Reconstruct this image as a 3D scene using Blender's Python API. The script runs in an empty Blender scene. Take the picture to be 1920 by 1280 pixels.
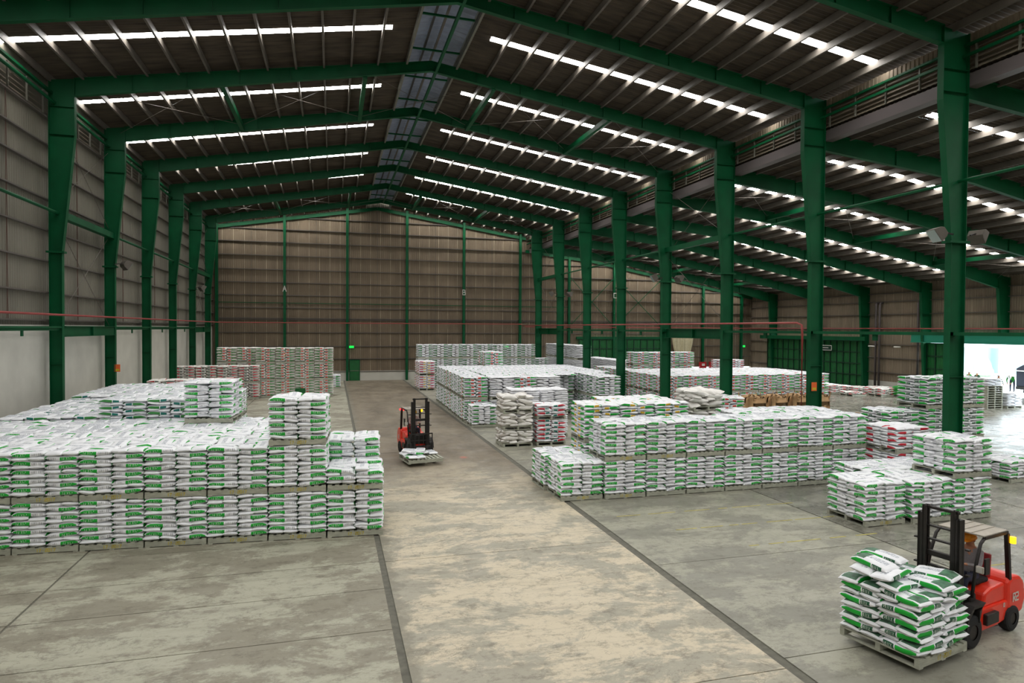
import bpy, bmesh, math, random
import numpy as np
from mathutils import Vector, Matrix, Euler

C = bpy.context.scene.collection
SC = bpy.context.scene
PI = math.pi

# ------------------------------------------------------------------ camera, world, exposure
def make_camera():
    f, yaw, pit, rol = 1208.24, 0.27113508, -0.01984843, 0.00601278
    def ray(a, b):
        uu, vv = (a - 960) / f, (b - 640) / f
        u = uu * math.cos(rol) + vv * math.sin(rol)
        v = -uu * math.sin(rol) + vv * math.cos(rol)
        z = -v * math.cos(pit) + math.sin(pit)
        cy = math.cos(pit) + v * math.sin(pit)
        return Vector((u * math.cos(yaw) + cy * math.sin(yaw), -u * math.sin(yaw) + cy * math.cos(yaw), z))
    d = ray(960, 640).normalized()
    r = (ray(961, 640) - ray(960, 640)).normalized()
    u = r.cross(d).normalized()
    cam = bpy.data.cameras.new('camera')
    cam.sensor_width = 36.0
    cam.lens = f / 1920 * 36.0
    cam.clip_end = 500
    o = bpy.data.objects.new('camera', cam)
    o.matrix_world = Matrix(((r.x, u.x, -d.x, 0), (r.y, u.y, -d.y, 0), (r.z, u.z, -d.z, 5.75), (0, 0, 0, 1)))
    C.objects.link(o)
    SC.camera = o
make_camera()

w = bpy.data.worlds.new('world')
SC.world = w
w.use_nodes = True
bg = w.node_tree.nodes['Background']
bg.inputs[0].default_value = (0.80, 0.92, 1.0, 1)
bg.inputs[1].default_value = 15.0
SKYLIGHT = 40.0                     # radiance of the translucent roof sheets
SC.view_settings.view_transform = 'Standard'
SC.view_settings.look = 'None'
SC.view_settings.exposure = -0.45
SC.view_settings.gamma = 1.0
SC.view_settings.use_curve_mapping = False

# ------------------------------------------------------------------ helpers
def lin(c):
    return tuple((x / 255 / 12.92 if x / 255 <= 0.04045 else ((x / 255 + 0.055) / 1.055) ** 2.4) for x in c) + (1.0,)

def mat(name, col, rough=0.6, metal=0.0, var=0.0, scale=4.0, emit=None, bump=0.0, stretch=None, spec=0.5):
    m = bpy.data.materials.new(name)
    m.use_nodes = True
    nt = m.node_tree
    b = nt.nodes['Principled BSDF']
    b.inputs['Base Color'].default_value = lin(col)
    b.inputs['Roughness'].default_value = rough
    b.inputs['Metallic'].default_value = metal
    b.inputs['Specular IOR Level'].default_value = spec
    if emit:
        b.inputs['Emission Color'].default_value = lin(emit[0])
        b.inputs['Emission Strength'].default_value = emit[1]
    if var > 0 or bump > 0:
        g = nt.nodes.new('ShaderNodeNewGeometry')
        mp = nt.nodes.new('ShaderNodeMapping')
        mp.inputs['Scale'].default_value = stretch or (1, 1, 1)
        nt.links.new(g.outputs['Position'], mp.inputs['Vector'])
        n = nt.nodes.new('ShaderNodeTexNoise')
        n.inputs['Scale'].default_value = scale
        n.inputs['Detail'].default_value = 4
        nt.links.new(mp.outputs[0], n.inputs['Vector'])
        if var > 0:
            r = nt.nodes.new('ShaderNodeMapRange')
            r.inputs['From Min'].default_value = 0.3
            r.inputs['From Max'].default_value = 0.7
            r.inputs['To Min'].default_value = 1 - var
            r.inputs['To Max'].default_value = 1 + var
            nt.links.new(n.outputs['Fac'], r.inputs['Value'])
            mx = nt.nodes.new('ShaderNodeVectorMath')
            mx.operation = 'SCALE'
            mx.inputs[0].default_value = lin(col)[:3]
            nt.links.new(r.outputs[0], mx.inputs['Scale'])
            nt.links.new(mx.outputs[0], b.inputs['Base Color'])
        if bump > 0:
            bp = nt.nodes.new('ShaderNodeBump')
            bp.inputs['Strength'].default_value = bump
            bp.inputs['Distance'].default_value = 0.02
            nt.links.new(n.outputs['Fac'], bp.inputs['Height'])
            nt.links.new(bp.outputs[0], b.inputs['Normal'])
    return m

class MB:
    """collects quads, then links them as one mesh object"""
    def __init__(s):
        s.v, s.f, s.m = [], [], []
    def quad(s, a, b, c, d, m=0):
        i = len(s.v)
        s.v += [tuple(a), tuple(b), tuple(c), tuple(d)]
        s.f.append((i, i + 1, i + 2, i + 3)); s.m.append(m)
    def poly(s, pts, m=0):
        i = len(s.v)
        s.v += [tuple(p) for p in pts]
        s.f.append(tuple(range(i, i + len(pts)))); s.m.append(m)
    def box(s, x0, x1, y0, y1, z0, z1, m=0, M=None):
        p = [(x, y, z) for z in (z0, z1) for y in (y0, y1) for x in (x0, x1)]
        if M is not None:
            p = [tuple(M @ Vector(q)) for q in p]
        i = len(s.v); s.v += p
        for q in ((0, 2, 3, 1), (4, 5, 7, 6), (0, 1, 5, 4), (2, 6, 7, 3), (0, 4, 6, 2), (1, 3, 7, 5)):
            s.f.append(tuple(i + k for k in q)); s.m.append(m)
        return s
    def bar(s, a, b, w, h, m=0, up=(0, 0, 1)):
        a, b = Vector(a), Vector(b)
        d = (b - a).normalized()
        u = Vector(up)
        sd = d.cross(u)
        if sd.length < 1e-4:
            sd = d.cross(Vector((0, 1, 0)))
        sd.normalize(); u = sd.cross(d)
        p = []
        for e in (a, b):
            for q in ((-1, -1), (1, -1), (1, 1), (-1, 1)):
                p.append(tuple(e + sd * q[0] * w / 2 + u * q[1] * h / 2))
        i = len(s.v); s.v += p
        for q in ((0, 3, 2, 1), (4, 5, 6, 7), (0, 1, 5, 4), (1, 2, 6, 5), (2, 3, 7, 6), (3, 0, 4, 7)):
            s.f.append(tuple(i + k for k in q)); s.m.append(m)
        return s
    def tube(s, pts, r, n=8, m=0, caps=True):
        pts = [Vector(p) for p in pts]
        rr = r if isinstance(r, (list, tuple)) else [r] * len(pts)
        base = len(s.v)
        for k, p in enumerate(pts):
            d = (pts[min(k + 1, len(pts) - 1)] - pts[max(k - 1, 0)]).normalized()
            a = d.cross(Vector((0, 0, 1)))
            if a.length < 1e-3:
                a = d.cross(Vector((0, 1, 0)))
            a.normalize(); b = d.cross(a)
            for j in range(n):
                t = 2 * PI * j / n
                s.v.append(tuple(p + (a * math.cos(t) + b * math.sin(t)) * rr[k]))
        for k in range(len(pts) - 1):
            for j in range(n):
                j2 = (j + 1) % n
                s.f.append((base + k * n + j, base + k * n + j2, base + (k + 1) * n + j2, base + (k + 1) * n + j)); s.m.append(m)
        if caps:
            s.f.append(tuple(base + j for j in range(n))); s.m.append(m)
            e = base + (len(pts) - 1) * n
            s.f.append(tuple(e + j for j in reversed(range(n)))); s.m.append(m)
        return s
    def prism(s, prof, x0, x1, m=0, ax='x'):
        """side profile extruded between x0 and x1 (profile in the other two axes)"""
        def P(x, q):
            return {'x': (x, q[0], q[1]), 'y': (q[0], x, q[1]), 'z': (q[0], q[1], x)}[ax]
        n = len(prof); i = len(s.v)
        s.v += [P(x0, q) for q in prof] + [P(x1, q) for q in prof]
        s.f.append(tuple(i + k for k in range(n))); s.m.append(m)
        s.f.append(tuple(i + n + k for k in reversed(range(n)))); s.m.append(m)
        for k in range(n):
            k2 = (k + 1) % n
            s.f.append((i + k, i + n + k, i + n + k2, i + k2)); s.m.append(m)
        return s
    def mesh(s, name, mats, smooth=False):
        me = bpy.data.meshes.new(name)
        me.from_pydata(s.v, [], s.f)
        for x in (mats if isinstance(mats, (list, tuple)) else [mats]):
            me.materials.append(x)
        me.polygons.foreach_set('material_index', s.m)
        bm = bmesh.new(); bm.from_mesh(me)
        bmesh.ops.recalc_face_normals(bm, faces=bm.faces)
        bm.to_mesh(me); bm.free()
        if smooth:
            me.polygons.foreach_set('use_smooth', [True] * len(me.polygons))
        me.update()
        return me
    def build(s, name, mats, parent=None, smooth=False, bevel=0.0):
        o = put(name, s.mesh(name, mats, smooth), parent)
        if bevel > 0:
            md = o.modifiers.new('bevel', 'BEVEL'); md.width = bevel; md.segments = 2; md.limit_method = 'ANGLE'
        return o

def put(name, me, parent=None, loc=None, rot=None):
    o = bpy.data.objects.new(name, me)
    C.objects.link(o)
    if parent is not None:
        o.parent = parent
    if loc is not None:
        o.location = loc
    if rot is not None:
        o.rotation_euler = rot
    return o

def tag(o, label=None, cat=None, group=None, kind=None):
    if label: o['label'] = label
    if cat: o['category'] = cat
    if group: o['group'] = group
    if kind: o['kind'] = kind
    return o

def empty(name, loc, rz=0.0, scale=1.0):
    o = bpy.data.objects.new(name, None)
    C.objects.link(o)
    o.location = loc; o.rotation_euler = (0, 0, rz); o.scale = (scale,) * 3
    o.empty_display_size = 0.3
    return o

def struct(name, loc=(0, 0, 0)):
    return tag(empty(name, loc), kind='structure')

# ------------------------------------------------------------------ materials
GREEN = mat('green_steel', (0, 77, 43), 0.55, 0, 0.16, 1.2, spec=.22)
GREEN_DOOR = mat('green_door_sheet', (2, 90, 38), 0.6, 0, 0.15, 2)
BARS = mat('dark_green_bar', (0, 46, 28), 0.6)
TEALBEAM = mat('teal_green_steel', (30, 130, 105), 0.4)
PURLIN = mat('galvanised_purlin', (96, 90, 83), 0.6, 0.0, 0.12, 2, spec=.3)
ROOF = mat('weathered_roof_sheet', (66, 57, 46), 0.9, 0, 0.45, 1.6, stretch=(0.5, 2.5, 1))
CAP = mat('blue_grey_cap_sheet', (120, 128, 145), 0.6, 0, 0.15, 2)
PALE = mat('pale_trim', (110, 108, 98), 0.6, 0, 0.15, 3)
SHEET_L = mat('grey_wall_sheet', (116, 112, 100), 0.75, 0, 0.14, 0.6, stretch=(1, 1, 0.5))
SHEET_E = mat('brown_grey_wall_sheet', (112, 98, 80), 0.8, 0, 0.16, 0.8, stretch=(1, 1, 0.4))
SHEET_R = mat('right_wall_sheet', (128, 114, 96), 0.75, 0, 0.14, 0.8, stretch=(1, 1, 0.4))
LAP = mat('sheet_lap', (150, 138, 118), 0.8, 0, .5, 1.2, stretch=(1, 1, .6))
GIRT = mat('girt_steel', (88, 82, 76), 0.6, 0, 0.1, 2)
PLASTER = mat('whitewashed_wall', (196, 194, 184), 0.85, 0, 0.08, 0.9)
LOUVRE = mat('louvre_blade', (112, 102, 88), 0.6)
WHITE = mat('white_paint', (215, 212, 205), 0.5)
REDPIPE = mat('red_pipe', (150, 62, 58), 0.5)
DRAIN = mat('grey_drain_pipe', (96, 88, 88), 0.5)
RUST = mat('rusty_rod', (90, 66, 56), 0.8)
BLACK = mat('black_rubber', (22, 22, 24), 0.8, bump=0.2, scale=30)
DARK = mat('dark_steel', (42, 38, 36), 0.5, 0.3, 0.2, 10)
ORANGE = mat('orange_red_paint', (226, 52, 30), 0.3, 0, 0.06, 3)
RED_L = mat('red_lamp', (255, 40, 50), 0.4, emit=((255, 30, 40), 6))
AMBER = mat('amber_lamp', (255, 190, 30), 0.4, emit=((255, 170, 20), 4))
EXIT_M = mat('exit_sign_green', (30, 220, 90), 0.4, emit=((20, 230, 80), 1.2))
GUARD = mat('grey_guard_roof', (168, 160, 148), 0.5, 0, 0.12, 8)
PALLETM = mat('grey_green_pallet_wood', (166, 167, 152), 0.8, 0, 0.2, 5, stretch=(1, 1, 3))
YELLOW = mat('yellow_stencil', (190, 170, 40), 0.7)
SKIN = mat('skin', (176, 120, 92), 0.6)
HELMET = mat('orange_helmet', (244, 150, 30), 0.35)
HELMETY = mat('yellow_helmet', (240, 186, 30), 0.35)
HELMETW = mat('white_helmet', (235, 235, 232), 0.35)
SHIRT = mat('grey_shirt', (128, 122, 124), 0.8, 0, 0.1, 20)
SHIRTP = mat('checked_pink_shirt', (178, 150, 146), 0.8, 0, 0.2, 30)
SHIRTG = mat('green_shirt', (4, 120, 26), 0.8)
SHIRTDG = mat('dark_green_shirt', (10, 62, 28), 0.8)
TROUSER = mat('dark_trousers', (44, 46, 66), 0.85)
HAIR = mat('black_hair', (20, 18, 18), 0.7)
SIGNO = mat('orange_sign', (226, 100, 40), 0.5)
PAPER = mat('brown_bulk_bag', (176, 140, 98), 0.8, 0, 0.08, 6, bump=0.3)
SAFETY = mat('hazard_yellow', (200, 180, 30), 0.6)
TARP = mat('dark_blue_tarpaulin', (34, 36, 52), 0.6, bump=0.4, scale=3)
CURTAIN = mat('cream_curtain', (196, 188, 158), 0.8, 0, 0.1, 5)
GROUND = mat('pale_yard_concrete', (170, 172, 172), 0.8, 0, 0.08, 0.5)
FACADE = mat('white_facade', (225, 228, 228), 0.8)
GLASSM = mat('facade_window', (120, 150, 150), 0.2)
CONIFER = mat('conifer_green', (150, 170, 140), 0.8, 0, 0.3, 5)

def skylight_mat():
    m = bpy.data.materials.new('translucent_roof_sheet')
    m.use_nodes = True
    nt = m.node_tree
    b = nt.nodes['Principled BSDF']
    b.inputs['Base Color'].default_value = (0.7, 0.7, 0.7, 1)
    b.inputs['Roughness'].default_value = 0.6
    b.inputs['Emission Color'].default_value = (1.0, 0.985, 0.95, 1)
    b.inputs['Emission Strength'].default_value = SKYLIGHT
    return m
SKY_M = skylight_mat()

def floor_mat(name, base, dirt, dark, zone):
    """worn concrete; zone: 'lane', 'left' or 'right'"""
    m = bpy.data.materials.new(name)
    m.use_nodes = True
    nt = m.node_tree; L = nt.links.new
    b = nt.nodes['Principled BSDF']
    g = nt.nodes.new('ShaderNodeNewGeometry')
    def noise(scale, st=(1, 1, 1), det=6, rough=0.6, dist=0.0):
        mp = nt.nodes.new('ShaderNodeMapping'); mp.inputs['Scale'].default_value = st
        L(g.outputs['Position'], mp.inputs['Vector'])
        n = nt.nodes.new('ShaderNodeTexNoise')
        n.inputs['Scale'].default_value = scale; n.inputs['Detail'].default_value = det
        n.inputs['Roughness'].default_value = rough; n.inputs['Distortion'].default_value = dist
        L(mp.outputs[0], n.inputs['Vector'])
        return n.outputs['Fac']
    def ramp(src, a, c):
        r = nt.nodes.new('ShaderNodeMapRange')
        r.inputs['From Min'].default_value = a; r.inputs['From Max'].default_value = c
        r.interpolation_type = 'SMOOTHSTEP'
        L(src, r.inputs['Value'])
        return r.outputs[0]
    def mix(f, a, c):
        x = nt.nodes.new('ShaderNodeMix'); x.data_type = 'RGBA'
        if isinstance(f, float): x.inputs['Factor'].default_value = f
        else: L(f, x.inputs['Factor'])
        for k, q in ((6, a), (7, c)):
            if isinstance(q, tuple): x.inputs[k].default_value = q
            else: L(q, x.inputs[k])
        return x.outputs[2]
    def mul(a, c):
        x = nt.nodes.new('ShaderNodeMath'); x.operation = 'MULTIPLY'
        for k, q in ((0, a), (1, c)):
            if isinstance(q, float): x.inputs[k].default_value = q
            else: L(q, x.inputs[k])
        return x.outputs[0]
    patch = ramp(noise(0.35, (1, 1.6, 1), 10, 0.78, 0.25), 0.46, 0.54)
    col = mix(patch, lin(base), lin(dirt))
    fine = ramp(noise(2.6, (.8, 1.2, 1), 10, 0.85), 0.49, 0.62)
    col = mix(mul(fine, 0.55), col, lin(dark))
    vein = noise(1.1, (1, 1.3, 1), 5, 0.6, 1.2)
    a = nt.nodes.new('ShaderNodeMath'); a.operation = 'SUBTRACT'; a.inputs[1].default_value = 0.5; L(vein, a.inputs[0])
    a2 = nt.nodes.new('ShaderNodeMath'); a2.operation = 'ABSOLUTE'; L(a.outputs[0], a2.inputs[0])
    crack = nt.nodes.new('ShaderNodeMapRange')
    crack.inputs['From Min'].default_value = 0.0; crack.inputs['From Max'].default_value = 0.012
    crack.inputs['To Min'].default_value = 0.5; crack.inputs['To Max'].default_value = 0.0
    L(a2.outputs[0], crack.inputs['Value'])
    col = mix(mul(crack.outputs[0], ramp(noise(0.5), 0.45, 0.6)), col, lin(dark))
    # streaks along the rows
    st = ramp(noise(1.0, (0.25, 3.0, 1), 5, 0.6), 0.5, 0.68)
    col = mix(mul(st, 0.22), col, lin(dark))
    if zone == 'lane':
        sp = nt.nodes.new('ShaderNodeSeparateXYZ'); L(g.outputs['Position'], sp.inputs[0])
        w2 = nt.nodes.new('ShaderNodeMath'); w2.operation = 'MULTIPLY_ADD'; w2.inputs[1].default_value = 10.0
        L(noise(0.3), w2.inputs[0]); L(sp.outputs['Y'], w2.inputs[2])
        far = ramp(w2.outputs[0], 24.0, 34.0)
        brown = mix(ramp(noise(0.8, (1, 0.4, 1)), 0.35, 0.65), lin((128, 117, 100)), lin((100, 90, 76)))
        col = mix(mul(far, 0.9), col, brown)
        ex = nt.nodes.new('ShaderNodeMath'); ex.operation = 'MULTIPLY_ADD'; ex.inputs[1].default_value = 1.6
        L(noise(1.4, (1, 1, 1), 8, 0.75), ex.inputs[0]); L(sp.outputs['X'], ex.inputs[2])
        edge = ramp(ex.outputs[0], 2.35, 2.1)
        col = mix(mul(edge, 0.7), col, lin((128, 124, 110)))
    L(col, b.inputs['Base Color'])
    rn = nt.nodes.new('ShaderNodeMapRange')
    rn.inputs['To Min'].default_value = {'right': .32, 'wet': .12}.get(zone, .45)
    rn.inputs['To Max'].default_value = {'right': .6, 'wet': .45}.get(zone, .75)
    rn.inputs['From Min'].default_value = 0.35; rn.inputs['From Max'].default_value = 0.65
    L(noise(0.9, (1, 1, 1), 6, 0.7), rn.inputs['Value'])
    L(rn.outputs[0], b.inputs['Roughness'])
    bp = nt.nodes.new('ShaderNodeBump'); bp.inputs['Strength'].default_value = 0.25; bp.inputs['Distance'].default_value = 0.01
    L(noise(9.0, (1, 1, 1), 6, 0.7), bp.inputs['Height']); L(bp.outputs[0], b.inputs['Normal'])
    return m
F_LANE = floor_mat('lane_concrete', (208, 196, 172), (166, 161, 145), (108, 102, 88), 'lane')
F_LEFT = floor_mat('side_concrete', (174, 172, 154), (142, 137, 121), (98, 92, 80), 'left')
F_RIGHT = floor_mat('bay_concrete', (164, 162, 146), (138, 136, 124), (100, 97, 86), 'right')
F_WET = floor_mat('damp_polished_concrete', (150, 148, 136), (120, 118, 108), (84, 82, 74), 'wet')
F_BASE = mat('joint_filler', (104, 102, 92), 0.9, 0, 0.2, 6)

# ------------------------------------------------------------------ dimensions
X_L, X_ML, X_MR, X_R = -11.76, 21.36, 22.0, 51.65
FR = [18.2 + 7 * i for i in range(-6, 8)]           # frames from y -23.8 to 67.2
Y0, Y1 = -25.5, 72.3
RIDGE_X = 4.71
def roof_l(x): return 16.70 + 0.163 * (x + 10.77)   # sheet height
def roof_r(x): return 19.24 - 0.149 * (x - RIDGE_X)
def roof_a(x):
    return 15.17 - 0.106 * (x - 22) if x < 30 else 14.32 - 0.180 * (x - 30)
def roof(x):
    return roof_l(x) if x < RIDGE_X else roof_r(x) if x < 22.2 else roof_a(x)

# ------------------------------------------------------------------ floor: slabs with recessed joints
fl = struct('floor')
MB().box(-12.3, 53, Y0, Y1 + .2, -0.3, -0.02).build('joint_bed', F_BASE, fl)
def slabs(x0, x1, ys, m, gap=0.025, skew=0.0):
    for a, b in zip(ys[:-1], ys[1:]):
        MB().box(x0 + gap, x1 - gap, a + gap / 2, b - gap / 2, -0.05, 0).build('slab', m, fl)
yl = [Y0, -18, -11, -4, 3, 7.5, 10.2, 12.35, 14.35, 16.05, 18.0, 24, 30, 37, 44, 51, 58, 65, Y1]
slabs(-12.2, -6.0, yl, F_LEFT); slabs(-6.0, 1.12, yl, F_LEFT)
ylane = [Y0, -18, -11, -4, 3, 9.2, 16.0, 23, 30, 37, 44, 51, 58, 65, Y1]
slabs(1.22, 7.45, ylane, F_LANE)
yr = [Y0, -18, -11, -4, 3, 9.5, 14.1, 20, 27, 34, 41, 48, 55, 62, Y1]
for a, b in ((7.62, 14.5), (14.5, 21.7), (21.7, 29.5), (29.5, 37), (37, 44.5), (44.5, 52.6)):
    slabs(a, b, yr, F_RIGHT if a < 14 else F_WET)
# painted yellow bay lines, worn into dashes
PAINT = mat('worn_yellow_line', (176, 166, 92), 0.7, 0, 0.3, 5)
random.seed(5)
for y, xa, xb in ((18.1, 8.4, 14.0), (16.46, 9.5, 15.0), (14.75, 10.7, 14.6), (12.0, 13.2, 16.0)):
    q = MB(); x = xa
    while x < xb:
        l = random.uniform(.3, 1.1)
        q.box(x, x + l, y - .025, y + .025, -.01, .004); x += l + random.uniform(.05, .35)
    q.build('bay_line', PAINT, fl)
# red light thrown on the floor has no paint of its own
def floor_strip(x0, x1, y0, y1):
    q = MB(); q.box(x0, x1, y0, y1, -.01, .0035); return q

# ------------------------------------------------------------------ roof
ce = struct('ceiling')
def corr(x0, x1, width, n, amp, zf, kink=None, ya=0.0, yb=99.0):
    """corrugated sheet running along x between x0 and x1, width along y"""
    q = MB()
    xs = [x0] + ([kink] if kink and x0 < kink < x1 else []) + [x1]
    prof = [(width * i / (2 * n), amp if i % 2 else -amp) for i in range(2 * n + 1)]
    for a, b in zip(xs[:-1], xs[1:]):
        for (y0, d0), (y1, d1) in zip(prof[:-1], prof[1:]):
            if y0 < ya - .02 or y1 > yb + .02: continue
            q.quad((a, y0, zf(a) + d0), (b, y0, zf(b) + d0), (b, y1, zf(b) + d1), (a, y1, zf(a) + d1))
    return q
SW = 0.875
me_l = corr(-12.3, 3.55, SW, 4, .022, roof_l).mesh('roof_sheet', ROOF)
me_ls = corr(2.5, 3.55, SW, 4, .022, roof_l).mesh('roof_sheet_short', ROOF)
me_lk = corr(-12.3, 2.5, SW, 4, .022, roof_l, None, .2188, .6563).mesh('skylight_sheet', SKY_M)
me_lb = [corr(-12.3, 2.5, SW, 4, .022, roof_l, None, 0, .2188).mesh('roof_sheet_edge', ROOF), corr(-12.3, 2.5, SW, 4, .022, roof_l, None, .6563, .9).mesh('roof_sheet_edge', ROOF)]
me_r = corr(5.95, 22.5, SW, 4, .022, roof_r).mesh('roof_sheet', ROOF)
me_rs = corr(5.95, 6.9, SW, 4, .022, roof_r).mesh('roof_sheet_short', ROOF)
me_re = corr(21.8, 22.5, SW, 4, .022, roof_r).mesh('roof_sheet_short', ROOF)
me_rk = corr(6.9, 21.8, SW, 4, .022, roof_r, None, .2188, .6563).mesh('skylight_sheet', SKY_M)
me_rb = [corr(6.9, 21.8, SW, 4, .022, roof_r, None, 0, .2188).mesh('roof_sheet_edge', ROOF), corr(6.9, 21.8, SW, 4, .022, roof_r, None, .6563, .9).mesh('roof_sheet_edge', ROOF)]
me_a = corr(22.1, 52.6, SW, 4, .022, roof_a, 30).mesh('roof_sheet', ROOF)
me_as = corr(22.1, 24.3, SW, 4, .022, roof_a).mesh('roof_sheet_short', ROOF)
me_ae = corr(50.3, 52.6, SW, 4, .022, roof_a).mesh('roof_sheet_short', ROOF)
me_ak = corr(24.3, 50.3, SW, 4, .022, roof_a, 30, .2188, .6563).mesh('skylight_sheet', SKY_M)
me_ab = [corr(24.3, 50.3, SW, 4, .022, roof_a, 30, 0, .2188).mesh('roof_sheet_edge', ROOF), corr(24.3, 50.3, SW, 4, .022, roof_a, 30, .6563, .9).mesh('roof_sheet_edge', ROOF)]
y = FR[0] - 1.75 + 0.4375
k = -2
while y < Y1:
    sky = (k % 8 == 3)
    if sky:
        for me in (me_ls, me_rs, me_re, me_as, me_ae):
            put('roof_sheet', me, ce, (0, y, 0))
        for me in (me_lk, me_rk, me_ak):
            put('skylight_sheet', me, ce, (0, y, 0))
        for me in me_lb + me_rb + me_ab:
            put('roof_sheet', me, ce, (0, y, 0))
    else:
        for me in (me_l, me_r, me_a):
            put('roof_sheet', me, ce, (0, y, 0))
    y += SW; k += 1
# purlins
def purlin(x, zf, w=.09, h=.28, m=PURLIN):
    z = zf(x) - .03
    MB().box(x - w / 2, x + w / 2, Y0, Y1, z - h, z).build('purlin', m, ce)
for i in range(12):
    purlin(2.1 - 1.255 * i, roof_l)
for i in range(12):
    purlin(7.55 + 1.255 * i, roof_r)
for i in range(21):
    purlin(23.5 + 1.34 * i, roof_a)
purlin(3.5, roof_l, .1, .3, PALE); purlin(5.98, roof_r, .1, .3, PALE)
# raised ridge vent
cap = MB()
for s, x0, x1 in ((1, 3.0, RIDGE_X), (-1, RIDGE_X, 6.5)):
    n = int((Y1 - Y0) / .22)
    for i in range(n):
        ya, yb = Y0 + i * .22, Y0 + (i + 1) * .22
        da, db = (.02 if i % 2 else -.02), (-.02 if i % 2 else .02)
        za = 19.25 if s == 1 else 19.62
        zb = 19.62 if s == 1 else 19.22
        cap.quad((x0, ya, za + da), (x1, ya, zb + da), (x1, yb, zb + db), (x0, yb, za + db))
cap.build('ridge_cap', CAP, ce)
for x in (3.55, 5.95):
    MB().box(x - .02, x + .02, Y0, Y1, roof(x) - .1, roof(x) + .16).build('ridge_upstand', PALE, ce)
for x in (4.25, 4.75):
    MB().box(x - .05, x + .05, Y0, Y1, 19.28, 19.36).build('ridge_rail', DARK if x < 4.5 else PURLIN, ce)
for i in range(28):
    yy = FR[0] + 3.5 * i + 2.3
    if yy < Y1 - 1:
        MB().bar((3.6, yy, 19.05), (5.9, yy, 19.02), .08, .08).build('ridge_tie', GREEN, ce)

# ------------------------------------------------------------------ steel portal frames
def member(q, outer, inner, y, bf=.25, tf=.022, tw=.02, stiff=()):
    """I-section lying in the x-z plane; outer and inner are matching polylines"""
    for (a, b), (c, d) in zip(zip(outer[:-1], outer[1:]), zip(inner[:-1], inner[1:])):
        for yy in (y - tw / 2, y + tw / 2):
            q.quad((a[0], yy, a[1]), (b[0], yy, b[1]), (d[0], yy, d[1]), (c[0], yy, c[1]))
    for pl in (outer, inner):
        for a, b in zip(pl[:-1], pl[1:]):
            q.bar((a[0], y, a[1]), (b[0], y, b[1]), bf if abs(b[0] - a[0]) < abs(b[1] - a[1]) else bf, tf,
                  up=((1, 0, 0) if abs(b[0] - a[0]) < abs(b[1] - a[1]) else (0, 0, 1)))
    for t0, a, b in stiff:
        q.bar((a[0], y, a[1]), (b[0], y, b[1]), bf * .9, .02, up=(0, 0, 1) if abs(a[0] - b[0]) > abs(a[1] - b[1]) else (1, 0, 0))

def lerp(a, b, t): return a + (b - a) * t
def rafter(q, top, bot, y, n=7):
    def at(pl, x):
        for a, b in zip(pl[:-1], pl[1:]):
            if a[0] <= x <= b[0] + 1e-6:
                return lerp(a[1], b[1], (x - a[0]) / (b[0] - a[0]))
        return pl[-1][1]
    xs = sorted(set([p[0] for p in top] + [p[0] for p in bot]))
    xs = [x for x in xs if max(top[0][0], bot[0][0]) - 1e-6 <= x <= min(top[-1][0], bot[-1][0]) + 1e-6]
    T = [(x, at(top, x)) for x in xs]; B = [(x, at(bot, x)) for x in xs]
    st = []
    for i in range(1, n):
        x = lerp(xs[0], xs[-1], i / n)
        st.append((0, (x, at(top, x)), (x, at(bot, x))))
    member(q, T, B, y, .22, .022, .02, st)

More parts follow.
